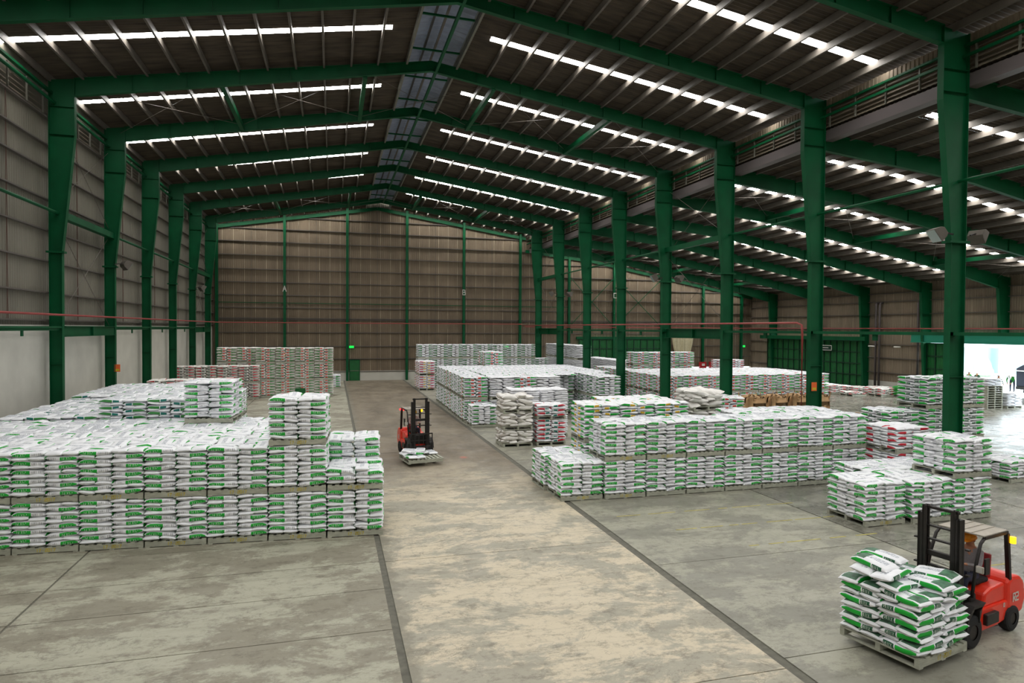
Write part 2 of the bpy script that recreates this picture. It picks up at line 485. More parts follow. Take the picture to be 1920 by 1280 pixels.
me_parts = {}
def frame_meshes():
    q = MB()
    member(q, [(-11.76, 0), (-11.76, 8.93), (-11.74, 14), (-11.73, 15.6), (-11.72, 16.32)],
           [(-11.30, 0), (-11.28, 8.93), (-10.77, 14), (-10.77, 15.7), (-10.77, 16.45)], 0, stiff=[(0, (-11.74, 14), (-10.77, 14)), (0, (-11.73, 15.2), (-10.77, 15.2)), (0, (-11.76, 4.1), (-11.3, 4.1))])
    q.box(-11.9, -11.15, -.2, .2, 0, .03)
    me_parts['cl'] = q.mesh('column', GREEN)
    me_parts['clp'] = MB().box(-11.86, -11.18, -.17, .17, 8.90, 8.98).mesh('splice_plate', GREEN)
    q = MB()
    member(q, [(22.0, 0), (22.0, 8.95), (22.0, 14), (22.0, 15.8), (22.0, 16.43)],
           [(21.36, 0), (21.34, 8.95), (20.84, 14), (20.84, 15.96), (20.84, 16.6)], 0, stiff=[(0, (20.84, 14.3), (22, 14.3)), (0, (20.84, 15.1), (22, 15.1)), (0, (21.36, 4.1), (22, 4.1))])
    q.box(21.2, 22.15, -.22, .22, 0, .03)
    me_parts['cm'] = q.mesh('column', GREEN)
    me_parts['cmp'] = MB().box(21.22, 22.12, -.18, .18, 8.92, 9.0).mesh('splice_plate', GREEN)
    q = MB()
    member(q, [(52.2, 0), (52.2, 9.1), (52.2, 10.1)], [(51.62, 0), (51.05, 9.2), (51.05, 10.3)], 0, stiff=[(0, (52.2, 7.2), (51.2, 7.2))])
    q.box(51.5, 52.3, -.2, .2, 0, .03)
    me_parts['cr'] = q.mesh('column', GREEN)
    q = MB()
    member(q, [(52.2, 5.5), (52.2, 9.1), (52.2, 10.1)], [(51.35, 5.5), (51.05, 9.2), (51.05, 10.3)], 0)
    me_parts['crs'] = q.mesh('column', GREEN)
    q = MB(); rafter(q, [(-10.77, 16.45), (RIDGE_X, 18.98)], [(-10.77, 15.7), (RIDGE_X, 18.5)], 0)
    me_parts['rl'] = q.mesh('rafter', GREEN)
    q = MB(); rafter(q, [(RIDGE_X, 18.98), (20.84, 16.6)], [(RIDGE_X, 18.5), (20.84, 15.96)], 0)
    me_parts['rr'] = q.mesh('rafter', GREEN)
    q = MB(); rafter(q, [(22.0, 14.93), (30, 14.08), (40.56, 12.2), (51.05, 10.3)], [(22.0, 14.12), (31, 13.2), (34.4, 12.55), (45.9, 10.42), (51.05, 9.2)], 0)
    me_parts['ra'] = q.mesh('rafter', GREEN)
frame_meshes()
frames = {}
for y in FR:
    o = tag(empty('steel_frame', (0, y, 0)), kind='structure')
    frames[round(y, 1)] = o
    c1 = put('column', me_parts['cl'], o); put('splice_plate', me_parts['clp'], c1)
    c2 = put('column', me_parts['cm'], o); put('splice_plate', me_parts['cmp'], c2)
    put('column', me_parts['crs' if abs(y - 39.2) < .1 or abs(y - 32.2) < .1 else 'cr'], o)
    for kx in ('rl', 'rr', 'ra'):
        put('rafter', me_parts[kx], o)
# hazard stripes at the foot of the columns beside the aisle
for y in (32.2, 25.2):
    q = MB()
    for i in range(8):
        q.box(21.24, 21.345, -.13, .13, .25 + i * .16, .33 + i * .16)
    q.build('hazard_stripe', SAFETY, frames[round(y, 1)])

# struts between frames: eaves, mid height and the braced bays
for y in FR[:-1]:
    fo = frames[round(y, 1)]
    braced = round(y, 1) in (32.2, 60.2, -9.8)
    q = MB()
    if braced: q.box(-11.6, -11.3, 0, 7, 10.45, 10.75)
    else: q.tube([(-11.45, 0, 10.62), (-11.45, 7, 10.62)], .07)
    q.build('wall_strut', GREEN, fo)
    q = MB()
    if braced: q.box(21.55, 21.8, 0, 7, 10.95, 11.25)
    else: q.tube([(21.75, 0, 11.15), (21.75, 7, 11.15)], .06)
    q.build('wall_strut', GREEN, fo)
    # low beam
    q = MB()
    if braced: q.box(-11.45, -11.2, .1, 6.9, 5.28, 5.3).box(-11.33, -11.31, .1, 6.9, 5.3, 5.72).box(-11.45, -11.2, .1, 6.9, 5.72, 5.75).box(-11.45, -11.2, 3.4, 3.5, 5.3, 5.72)
    else: q.box(-11.5, -11.3, -.2, 6.9, 5.66, 5.74).box(-11.42, -11.38, -.1, 6.9, 5.56, 5.66).box(-11.45, -11.4, 3.4, 3.55, 5.35, 5.6)
    q.build('low_beam', GREEN, fo)
    q = MB()
    if braced: q.box(21.5, 21.85, .1, 6.9, 5.22, 5.25).box(21.66, 21.69, .1, 6.9, 5.25, 5.78).box(21.5, 21.85, .1, 6.9, 5.78, 5.81).box(21.5, 21.85, 3.4, 3.5, 5.25, 5.78)
    else: q.box(21.4, 21.75, -.2, 6.9, 5.60, 5.72).box(21.5, 21.6, 3.3, 3.5, 5.35, 5.6)
    q.build('low_beam', GREEN, fo)
    # ridge strut
    MB().box(4.88, 5.0, 0, 7, 18.45, 18.6).build('ridge_strut', GREEN, fo)
    if braced:
        for x in (-4.9, 1.5, 7.9, 14.3, 29.5, 37.0, 44.5):
            z = roof(x) - .75
            MB().box(x - .1, x + .1, 0, 7, z - .14, z + .14).build('roof_strut', GREEN, fo)
        for x0, x1 in ((-11, -4.9), (-4.9, 1.5), (1.5, 7.9), (7.9, 14.3), (14.3, 21), (22.3, 29.5), (29.5, 37), (37, 44.5), (44.5, 51)):
            q = MB()
            q.tube([(x0, 0, roof(x0) - .55), (x1, 7, roof(x1) - .55)], .012, 4)
            q.tube([(x1, 0, roof(x1) - .55), (x0, 7, roof(x0) - .55)], .012, 4)
            q.build('brace_rod', PURLIN, fo)
        for x in (-11.6, 21.9):
            q = MB()
            q.tube([(x, 0, 5.8), (x, 7, 10.5)], .015, 4); q.tube([(x, 7, 5.8), (x, 0, 10.5)], .015, 4)
            q.tube([(x, 0, 11), (x, 7, 15)], .015, 4); q.tube([(x, 7, 11), (x, 0, 15)], .015, 4)
            q.build('brace_rod', PURLIN, fo)

# ------------------------------------------------------------------ walls
def vcorr(width, z0, z1, n=5, amp=.02, z1b=None, lap=0):
    """corrugated upright sheet in the x-z plane, ribs upright, from x 0 to width"""
    q = MB()
    prof = []
    for i in range(n):
        p = width / n
        prof += [(i * p, 0), (i * p + p * .55, 0), (i * p + p * .7, -amp), (i * p + p * .85, -amp)]
    prof.append((width, 0))
    for (xa, da), (xb, db) in zip(prof[:-1], prof[1:]):
        ta = z1 if z1b is None else lerp(z1, z1b, xa / width)
        tb = z1 if z1b is None else lerp(z1, z1b, xb / width)
        q.quad((xa, da, z0), (xb, db, z0), (xb, db, tb), (xa, da, ta))
    if lap:
        tb = z1 if z1b is None else lerp(z1, z1b, .05)
        q.quad((0, -amp - .006, z0), (lap, -amp - .006, z0), (lap, -amp - .006, tb), (0, -amp - .006, z1), 1)
    return q
def seams(total, step):
    n = int(round(total / step)); return n, total / n

# side wall by the white plinth
wl = struct('wall_left')
n, s = seams(Y1 - Y0, 1.0)
me = vcorr(s + .02, 5.75, 14.75, 5).mesh('wall_sheet', SHEET_L)
for i in range(n):
    put('wall_sheet', me, wl, (-12.02, Y1 - i * s, 0), (0, 0, -PI / 2))
MB().box(-12.25, -11.98, Y0, Y1, 0, 5.8).build('plinth_wall', PLASTER, wl)
for z in (6.0, 7.19, 8.54, 9.87, 11.2, 12.5, 13.54, 14.72):
    MB().box(-11.99, -11.82, Y0, Y1, z - .03, z + .03).build('girt', GIRT, wl)
for i, y in enumerate(FR[:-1]):
    for dy in (3.5,):
        q = MB()
        for z0, z1 in zip((6.0, 7.19, 8.54, 9.87, 11.2, 12.5, 13.54), (7.19, 8.54, 9.87, 11.2, 12.5, 13.54, 14.72)):
            q.tube([(-11.9, y + dy - .05, z0), (-11.9, y + dy - .01, z1)], .012, 4)
            q.tube([(-11.9, y + dy + .07, z0), (-11.9, y + dy + .01, z1)], .012, 4)
        q.build('sag_rod', RUST, wl)
# louvre blades at the eaves of both rows
def louvre(parent, x, z0, z1, nb, face):
    bl = MB()
    bl.quad((-.02 * face, 0.12, 0), (.09 * face, 0.12, -.13), (.09 * face, 6.88, -.13), (-.02 * face, 6.88, 0))
    bl.quad((.09 * face, 0.12, -.13), (.09 * face, 0.12, -.15), (.09 * face, 6.88, -.15), (.09 * face, 6.88, -.13))
    me = bl.mesh('louvre_blade', LOUVRE)
    po = MB().box(-.03, .03, -.03, .03, z0, z1).mesh('louvre_post', PALE)
    for y in FR[:-1]:
        for i in range(nb):
            put('louvre_blade', me, parent, (x, y, lerp(z0, z1, (i + 1) / nb)))
        for dy in (.4, 1.9, 3.5, 5.1, 6.6):
            put('louvre_post', po, parent, (x + .12 * face, y + dy, 0))
louvre(wl, -11.95, 14.78, 15.75, 5, 1)
MB().box(-12.1, -12.05, Y0, Y1, 14.7, 16.9).build('eaves_sheet', SHEET_L, wl)
MB().box(-11.75, -11.6, Y0, Y1, 15.72, 15.82).build('eaves_beam', GREEN, wl)
MB().tube([(-11.55, Y0, 15.35), (-11.55, Y1, 15.35)], .07).build('eaves_pipe', GREEN, wl)

# division above the middle row of columns
wm = struct('trim_1')
louvre(wm, 22.1, 15.1, 15.98, 5, -1)
MB().box(22.32, 22.36, Y0, Y1, 14.9, 16.5).build('division_backing', SHEET_E, wm)
n, s = seams(Y1 - Y0, 1.0)
me = vcorr(s + .01, 16.0, 16.42, 5, .03).mesh('division_sheet', SHEET_R)
for i in range(n):
    put('division_sheet', me, wm, (22.02, Y0 + i * s, 0), (0, 0, PI / 2))
MB().box(21.86, 21.98, Y0, Y1, 15.96, 16.04).build('division_beam', GREEN, wm)
MB().box(21.78, 21.86, Y0, Y1, 15.55, 15.65).build('division_beam', GREEN, wm)
MB().box(22.05, 22.5, Y0, Y1, 14.55, 15.02).build('valley_gutter', DRAIN, wm)

# end wall
we = struct('wall_back')
MBX = [-11.5, -4.9, 1.5, 7.9, 14.3, 20.95, 27.0, 32.8, 39.2, 45.0, 50.6]
x = -12.1
while x < 52.2:
    wdt = 1.07
    if x + wdt > 52.3: wdt = 52.3 - x
    top = [roof(x + .01) + .1, roof(x + wdt - .01) + .1]
    if x < 3.6 < x + wdt or (3.4 < x < 6.2): top = [19.5, 19.5]
    if 28.0 < x + .5 < 39.4:
        z0 = 4.75
    else:
        z0 = 1.05
    vcorr(wdt + .015, z0, top[0], 5, .02, top[1], .05).build('wall_sheet', [SHEET_E, LAP], we).location = (x, Y1 - .02, 0)
    x += wdt
MB().box(-12.1, 28.2, Y1 - .12, Y1 + .15, 0, 1.05).build('plinth_wall', PLASTER, we)
MB().box(39.3, 52.3, Y1 - .12, Y1 + .15, 0, .85).build('plinth_wall', PLASTER, we)
for z in (.98, 2.37, 3.73, 5.21, 6.57, 7.81, 9.13, 10.46, 11.82, 13.29, 14.7, 16.05, 17.34):
    xa = -11.4 if z < 16 else RIDGE_X - (18.9 - z) / .165
    xb = 52.1 if z < 9.9 else (50.3 if z < 10.2 else 22 + (15.1 - z) / .106 if z > 14.3 else 30 + (14.2 - z) / .18 if z < 14.2 else 22)
    if z > 15: xb = RIDGE_X + (18.9 - z) / .149
    q = MB()
    zz = [z, z + .14] if abs(z - 6.57) < .01 else [z]
    for h in zz:
        if z < 4.6:
            q.box(xa, 28.2, Y1 - .2, Y1 - .06, h - .035, h + .035); q.box(39.3, xb, Y1 - .2, Y1 - .06, h - .035, h + .035)
        else:
            q.box(xa, xb, Y1 - .2, Y1 - .06, h - .035, h + .035)
    q.build('girt', GIRT, we)
MB().box(-11.4, 27, Y1 - .26, Y1 - .2, 8.29, 8.36).build('green_rail', GREEN, we)
for x in MBX:
    h = roof(x) - .1
    q = MB()
    q.box(x - .13, x + .13, Y1 - .5, Y1 - .475, 0, h).box(x - .01, x + .01, Y1 - .48, Y1 - .2, 0, h).box(x - .13, x + .13, Y1 - .22, Y1 - .2, 0, h)
    q.build('column', GREEN, we)
for a, b in zip(MBX[:-1], MBX[1:]):
    m2 = (a + b) / 2
    MB().tube([(m2, Y1 - .12, 1.0 if not 27 < m2 < 39.3 else 4.8), (m2, Y1 - .12, roof(m2) - .4)], .018, 5).build('sag_rod', PURLIN, we)
for pl in ([(-12, 16.2), (RIDGE_X, 18.95)], [(RIDGE_X, 18.95), (21.6, 16.4)], [(21.6, 14.95), (30, 14.05)], [(30, 14.05), (52.2, 10.05)]):
    q = MB()
    q.bar((pl[0][0], Y1 - .28, pl[0][1] - .2), (pl[1][0], Y1 - .28, pl[1][1] - .2), .1, .36)
    q.build('gable_rafter', GREEN, we)
# bracing in the aisle part of the end wall
q = MB()
for a, b in ((27.0, 32.8), (32.8, 39.2)):
    q.tube([(a, Y1 - .4, 6.0), (b, Y1 - .4, 12)], .04, 6); q.tube([(b, Y1 - .4, 6.0), (a, Y1 - .4, 12.0)], .04, 6)
q.build('brace_rod', GREEN, we)
# roller frame of the big green door at the end of the aisle
def framed_door(parent, x0, x1, z1, nx, nz, along='x', off=0.0, bars=True):
    """ribbed leaf with a grid of stiffening bars; stands in the x-z plane at y=0"""
    n2 = max(1, int((x1 - x0) / 1.0))
    s2 = (x1 - x0) / n2
    me = vcorr(s2 + .01, 0.05, z1, 5, .02).mesh('door_sheet', GREEN_DOOR)
    for i in range(n2):
        put('door_sheet', me, parent, (x0 + i * s2, 0, 0))
    for i in range(nx + 1):
        xx = lerp(x0 + .04, x1 - .04, i / nx)
        MB().box(xx - .04, xx + .04, -.1, -.02, .05, z1).build('stile', BARS, parent)
    for j in range(nz + 1):
        z = lerp(.1, z1 - .04, j / nz)
        MB().box(x0, x1, -.11, -.03, z - .04, z + .04).build('rail', BARS, parent)
d1 = struct('door_1', (28.26, Y1 - .25, 0))
framed_door(d1, 0, 10.9, 4.55, 12, 4)
MB().box(-.3, 11.2, -.2, .05, 4.55, 4.85).build('lintel', GREEN, d1)
# human door
d2 = struct('door_2', (1.72, Y1 - .2, 0))
q = MB().box(0.05, 1.05, -.03, .03, 0, 2.2); q.build('door_leaf', GREEN_DOOR, d2)
MB().box(0, 1.12, -.06, .04, 2.2, 2.27).box(0, .05, -.06, .04, 0, 2.2).box(1.06, 1.12, -.06, .04, 0, 2.2).build('door_frame', GREEN, d2)
MB().box(.1, 1.0, -.06, -.03, 1.05, 1.1).build('push_bar', PALE, d2)
# curtain
cu = MB()
def curtain(x0, x1, xa, xb):
    n = 24
    for i in range(n):
        for j in range(6):
            def P(i, j):
                t = i / n; h = j / 6
                return (lerp(lerp(x0, x1, t), lerp(xa, xb, t), h ** 1.5), Y1 - .9 + .12 * math.sin(i * 1.9), 4.7 - 3.4 * h)
            cu.quad(P(i, j), P(i + 1, j), P(i + 1, j + 1), P(i, j + 1))
curtain(40.4, 43.4, 41.3, 42.4)
tag(cu.build('strip_curtain', CURTAIN), 'cream strip curtain hanging beside the wide green door in the end wall', 'curtain')

# side wall with the loading door
wr = struct('wall_right')
n, s = seams(Y1 - Y0, 1.0)
OPEN = (31.5, 43.4)
def wr_z0(yc):
    if OPEN[0] - .3 < yc < 46.2: return 5.3
    if 53.3 < yc < 68.2: return 4.9
    return .8
memo = {}
for i in range(n):
    ya = Y0 + i * s
    z0 = wr_z0(ya + s / 2)
    if z0 not in memo: memo[z0] = vcorr(s + .02, z0, 10.6, 5, .02, None, .04).mesh('wall_sheet', [SHEET_R, LAP])
    put('wall_sheet', memo[z0], wr, (52.35, ya + s, 0), (0, 0, -PI / 2))
for ya, yb in ((Y0, OPEN[0]), (46.2, 53.2), (68.3, Y1)):
    MB().box(52.25, 52.6, ya, yb, 0, .8).build('plinth_wall', PLASTER, wr)
for z in (1.65, 3.1, 4.4, 5.95, 7.35, 8.6, 9.4):
    for ya, yb in (((Y0, OPEN[0]), (46.2, 53.2), (68.3, Y1)) if z < 4.8 else ((Y0, Y1),)):
        MB().box(52.15, 52.3, ya, yb, z - .035, z + .035).build('girt', GIRT, wr)
MB().box(52.2, 52.5, Y1 - .12, Y1 + .2, 0, 12).build('corner_filler', SHEET_R, wr)  # added box closing the corner gap where outside light leaked in
MB().box(-12.3, -12.0, Y1 - .1, Y1 + .2, 0, 17).build('corner_filler', SHEET_L, wl)
MB().box(51.3, 51.5, OPEN[0] - 1, 47.4, 4.72, 4.78).box(51.38, 51.42, OPEN[0] - 1, 47.4, 4.78, 5.45).box(51.3, 51.5, OPEN[0] - 1, 47.4, 5.45, 5.5).build('door_beam', TEALBEAM, wr)
MB().box(51.2, 51.45, 52.6, 69, 4.75, 5.15).build('door_beam', GREEN, wr)
d3 = struct('door_3', (51.9, 68.4, 0)); d3.rotation_euler = (0, 0, -PI / 2)
framed_door(d3, 0, 7.6, 4.75, 8, 4); framed_door(d3, 7.7, 15.1, 4.75, 8, 4)
d4 = struct('door_4', (51.9, 46.2, 0)); d4.rotation_euler = (0, 0, -PI / 2)
framed_door(d4, 0, 2.7, 4.7, 3, 4)
for y in (51.9, 51.45, 47.1):
    q = MB(); q.tube([(51.85, y, .2), (51.85, y, 8.2), (51.9, y, 8.45), (52.2, y, 8.5)], .11, 8)
    q.build('drain_pipe', DRAIN, wr, smooth=True)
# wall behind the camera
wf = struct('wall_front')
q = MB().box(-12.3, 52.5, Y0 - .2, Y0, 0, 20); q.build('sheet_wall', SHEET_L, wf)  # unseen plain sheet wall that closes the hall behind the camera

# ------------------------------------------------------------------ pipes, signs, floodlights
def pipe(pts, r, m, label, name='fire_pipe', cat='pipe', group=None):
    return tag(MB().tube(pts, r, 8).build(name, m, smooth=True), label, cat, group)
pipe([(-11.1, Y0 + .3, 6.22), (-11.1, 71.4, 6.22), (21.1, 71.6, 6.27)], .045, REDPIPE, 'thin red pipe along the plinth wall and the brown end wall')
pipe([(21.15, 71.6, 6.12), (21.15, 25.75, 6.1), (21.15, 25.45, 6.0), (21.15, 25.4, 5.6), (21.15, 25.4, .3)], .05, REDPIPE, 'red pipe along the middle columns that turns down one green column')
pipe([(21.5, 71.7, 5.98), (51.0, 71.7, 5.98), (51.0, 0, 5.98)], .05, REDPIPE, 'red pipe on the far aisle wall above the green sliding doors')
for x, lab in ((1.95, 'lit green exit sign above the small green door'), (19.35, 'lit green exit sign on the end wall near the first middle column'), (50.9, 'lit green exit sign near the corner of the side aisle')):
    o = MB().box(x - .25, x + .25, Y1 - .42, Y1 - .36, 3.55, 3.8).build('exit_sign', EXIT_M)
    tag(o, lab, 'exit sign')

STROKES = {
    'A': [((0, 0), (.5, 1)), ((.5, 1), (1, 0)), ((.22, .4), (.78, .4))],
    'B': [((0, 0), (0, 1)), ((0, 1), (.8, .95)), ((.8, .95), (.8, .55)), ((0, .5), (.85, .5)), ((.9, .5), (.9, .05)), ((.9, 0), (0, 0))],
    'C': [((1, 1), (.1, 1)), ((0, 1), (0, 0)), ((0.1, 0), (1, 0))],
    'P': [((0, 0), (0, 1)), ((0, 1), (.9, 1)), ((.9, 1), (.9, .5)), ((.9, .5), (0, .5))],
    'O': [((0, 0), (0, 1)), ((0, 1), (1, 1)), ((1, 1), (1, 0)), ((1, 0), (0, 0))],
    'L': [((0, 1), (0, 0)), ((0, 0), (.9, 0))],
    'E': [((0, 0), (0, 1)), ((0, 1), (.9, 1)), ((0, .5), (.8, .5)), ((0, 0), (.9, 0))],
    'X': [((0, 0), (1, 1)), ((0, 1), (1, 0))],
    '1': [((.5, 0), (.5, 1))],
    '5': [((.9, 1), (0, 1)), ((0, 1), (0, .5)), ((0, .5), (.9, .5)), ((.9, .5), (.9, 0)), ((.9, 0), (0, 0))],
    '7': [((0, 1), (.9, 1)), ((.9, 1), (.3, 0))],
    '-': [((.1, .5), (.9, .5))],
    '2': [((0, 1), (.9, 1)), ((.9, 1), (.9, .5)), ((.9, .5), (0, .5)), ((0, .5), (0, 0)), ((0, 0), (.9, 0))],
    '0': [((0, 0), (0, 1)), ((0, 1), (.9, 1)), ((.9, 1), (.9, 0)), ((.9, 0), (0, 0))],
    ' ': [],
    '#': [((0, 0), (0, 1)), ((0, 1), (1, 1)), ((1, 1), (1, 0)), ((1, 0), (0, 0)), ((.3, .5), (.7, .5))],
    'N': [((0, 0), (0, 1)), ((0, 1), (1, 0)), ((1, 0), (1, 1))],
    'K': [((0, 0), (0, 1)), ((0, .5), (.9, 1)), ((0, .5), (.9, 0))],
    'I': [((.5, 0), (.5, 1))],
    'R': [((0, 0), (0, 1)), ((0, 1), (.9, 1)), ((.9, 1), (.9, .5)), ((.9, .5), (0, .5)), ((.3, .5), (1, 0))],
}
def letters(text, x0, z0, cw, ch, th, gap=.35):
    """stroke quads in a plane: list of 4 (u, v) corners"""
    out = []; x = x0
    for c in text:
        for (a, b), (c2, d) in STROKES.get(c, []):
            p, q = Vector((x + a * cw, z0 + b * ch)), Vector((x + c2 * cw, z0 + d * ch))
            dv = (q - p).normalized(); nv = Vector((-dv.y, dv.x)) * th / 2; e = dv * th / 2
            out.append([p - e - nv, q + e - nv, q + e + nv, p - e + nv])
        x += cw * (1 + gap)
    return out
for ch, x in (('A', -4.9), ('B', 14.3), ('C', 32.85)):
    q = MB()
    for p in letters(ch, -.16, 0, .32, .55, .08):
        q.quad(*[(u.x + x, Y1 - .52, u.y + 9.55) for u in p])
    o = q.build('column_letter', WHITE)
    tag(o, {'A': 'white letter A painted on an end wall column', 'B': 'white letter B painted on an end wall column', 'C': 'white letter C painted on a column above the aisle'}[ch], 'letter')

def floodlight(loc, rz, label):
    e = tag(empty('floodlight', loc, rz), label, 'floodlight', 'floodlights on the columns')
    q = MB()
    q.prism([(-.05, -.12), (.05, -.2), (.3, -.26), (.3, .26), (.05, .2), (-.05, .12)], -.26, .26)
    q.build('housing', PURLIN, e, bevel=.015).rotation_euler = (-.6, 0, 0)
    g = MB().box(-.24, .24, .3, .31, -.24, .24).build('lens', mat('lens_glass', (150, 165, 160), .15), e); g.rotation_euler = (-.6, 0, 0)
    MB().bar((0, -.45, -.1), (0, 0, 0), .05, .05).build('bracket', DARK, e)
LF = 'floodlight on the %s'
floodlight((-10.85, 39.1, 9.15), -.9, 'grey floodlight on the plinth wall side, third frame')
floodlight((20.85, 18.1, 9.3), 1.3, 'big grey floodlight facing the aisle on the first tall column')
floodlight((22.5, 18.1, 9.3), -1.3, 'big grey floodlight facing the side bay on the first tall column')
floodlight((20.85, 39.1, 9.3), 1.3, 'small grey floodlight facing the aisle on the fourth column')
floodlight((22.5, 39.1, 9.3), -1.3, 'small grey floodlight facing the side bay on the fourth column')
floodlight((20.85, 60.1, 9.3), 1.3, 'tiny floodlight facing the aisle on the seventh column')
floodlight((22.5, 60.1, 9.3), -1.3, 'tiny floodlight facing the side bay on the seventh column')
floodlight((-10.85, 60.1, 9.15), -.9, 'tiny grey floodlight near the far corner by the plinth wall')
for (x, y, z, lab) in ((-4.9, Y1 - .55, 2.9, 'orange sign on the end wall column behind the sack block'), (41.6, Y1 - .5, 3.4, 'orange sign on the column beside the curtain'),
                       (-11.2, 39.15, 3.5, 'small orange sign on the third column by the plinth wall'), (21.5, 25.0, 3.15, 'orange and yellow notice on the column with the red down pipe')):
    q = MB().box(x - .14, x + .14, y - .02, y, z - .2, z + .2); q.box(x - .1, x + .1, y - .024, y - .02, z - .15, z - .05, 1)
    tag(q.build('notice', [SIGNO, SAFETY]), lab, 'sign')

# ------------------------------------------------------------------ sacks
SW_ = {}
def sackmat(n, col, r=.55, var=0): SW_[n] = mat(n, col, r, 0, var, 8); return SW_[n]
def sack_white(name, col, dirt, spec=.4):
    """woven white sack skin with a faint grey printed text area left to the print material"""
    m = mat(name, col, .5, 0, .05, 7, bump=.25, spec=spec)
    return m
WS = sack_white('white_sack_skin', (240, 241, 245), .1)
WG = sack_white('greyish_sack_skin', (236, 234, 228), .1)
WN = mat('natural_sack_skin', (236, 233, 228), .7, 0, .06, 5, bump=.3)
def print_mat():
    m = mat('grey_text_print', (215, 218, 224), .5)
    nt = m.node_tree; b = nt.nodes['Principled BSDF']
    g = nt.nodes.new('ShaderNodeNewGeometry')
    n = nt.nodes.new('ShaderNodeTexNoise'); n.inputs['Scale'].default_value = 26; n.inputs['Detail'].default_value = 3
    mp = nt.nodes.new('ShaderNodeMapping'); mp.inputs['Scale'].default_value = (1.0, 2.4, 1)
    nt.links.new(g.outputs['Position'], mp.inputs[0]); nt.links.new(mp.outputs[0], n.inputs['Vector'])
    r = nt.nodes.new('ShaderNodeValToRGB')
    r.color_ramp.elements[0].position = .40; r.color_ramp.elements[0].color = lin((150, 156, 166))
    r.color_ramp.elements[1].position = .54; r.color_ramp.elements[1].color = lin((226, 228, 234))
    nt.links.new(n.outputs['Fac'], r.inputs[0]); nt.links.new(r.outputs[0], b.inputs['Base Color'])
    return m
PR = print_mat()
G1 = mat('leaf_green_print', (6, 170, 48), .45)
G2 = mat('muted_green_print', (50, 134, 58), .5)
GD = mat('dark_green_print', (16, 84, 54), .45)
TE = mat('teal_print', (14, 112, 100), .45)
RD = mat('red_print', (200, 34, 54), .45)
RO = mat('orange_red_print', (208, 62, 46), .5)
YE = mat('yellow_print', (222, 182, 40), .5)
GY = mat('dark_grey_print', (92, 98, 90), .5)
MG = mat('magenta_print', (190, 40, 80), .5)
INK = mat('black_ink', (40, 42, 46), .5)
WI = mat('white_ink', (225, 235, 225), .5)
GRAPH = mat('green_leaf_picture', (70, 110, 84), .5, 0, .6, 9)

# style: (name, skin, c1, c2, lettering, top graphic)
ST = {
    'pole': ('green_label_sack', WS, G1, None, True, False, 'green-label white sack'),
    'dark': ('dark_green_label_sack', WS, G1, GD, True, True, 'double-green-label sack'),
    'teal': ('teal_label_sack', WS, G2, TE, False, False, 'teal-green-label sack'),
    'rg': ('red_green_label_sack', WS, G1, RO, False, False, 'red-green-label sack'),
    'rgf': ('red_green_label_sack', WG, G2, RO, False, False, 'red-green-label sack'),
    'gf': ('faded_green_label_sack', WS, G2, None, False, False, 'muted-green-label sack'),
    'white': ('plain_white_sack', WS, None, None, False, False, 'plain white sack'),
    'wood': ('woven_natural_sack', WN, None, None, False, False, 'loose woven sack'),
    'redgrey': ('red_grey_label_sack', WG, RD, GY, False, False, 'red-grey-label sack'),
    'redteal': ('red_teal_label_sack', WS, RD, TE, False, False, 'red-teal-label sack'),
    'yellow': ('yellow_green_label_sack', WS, G1, YE, False, False, 'yellow-green-label sack'),
    'mag': ('magenta_yellow_label_sack', WS, MG, YE, False, False, 'magenta-yellow-label sack'),
    'red': ('red_label_sack', WS, RD, None, False, False, 'red-label white sack'),
    'allgreen': ('green_sack', G1, G2, G1, False, False, 'bright green sack'),
}
SL, SWD, SH = .75, .39, .127
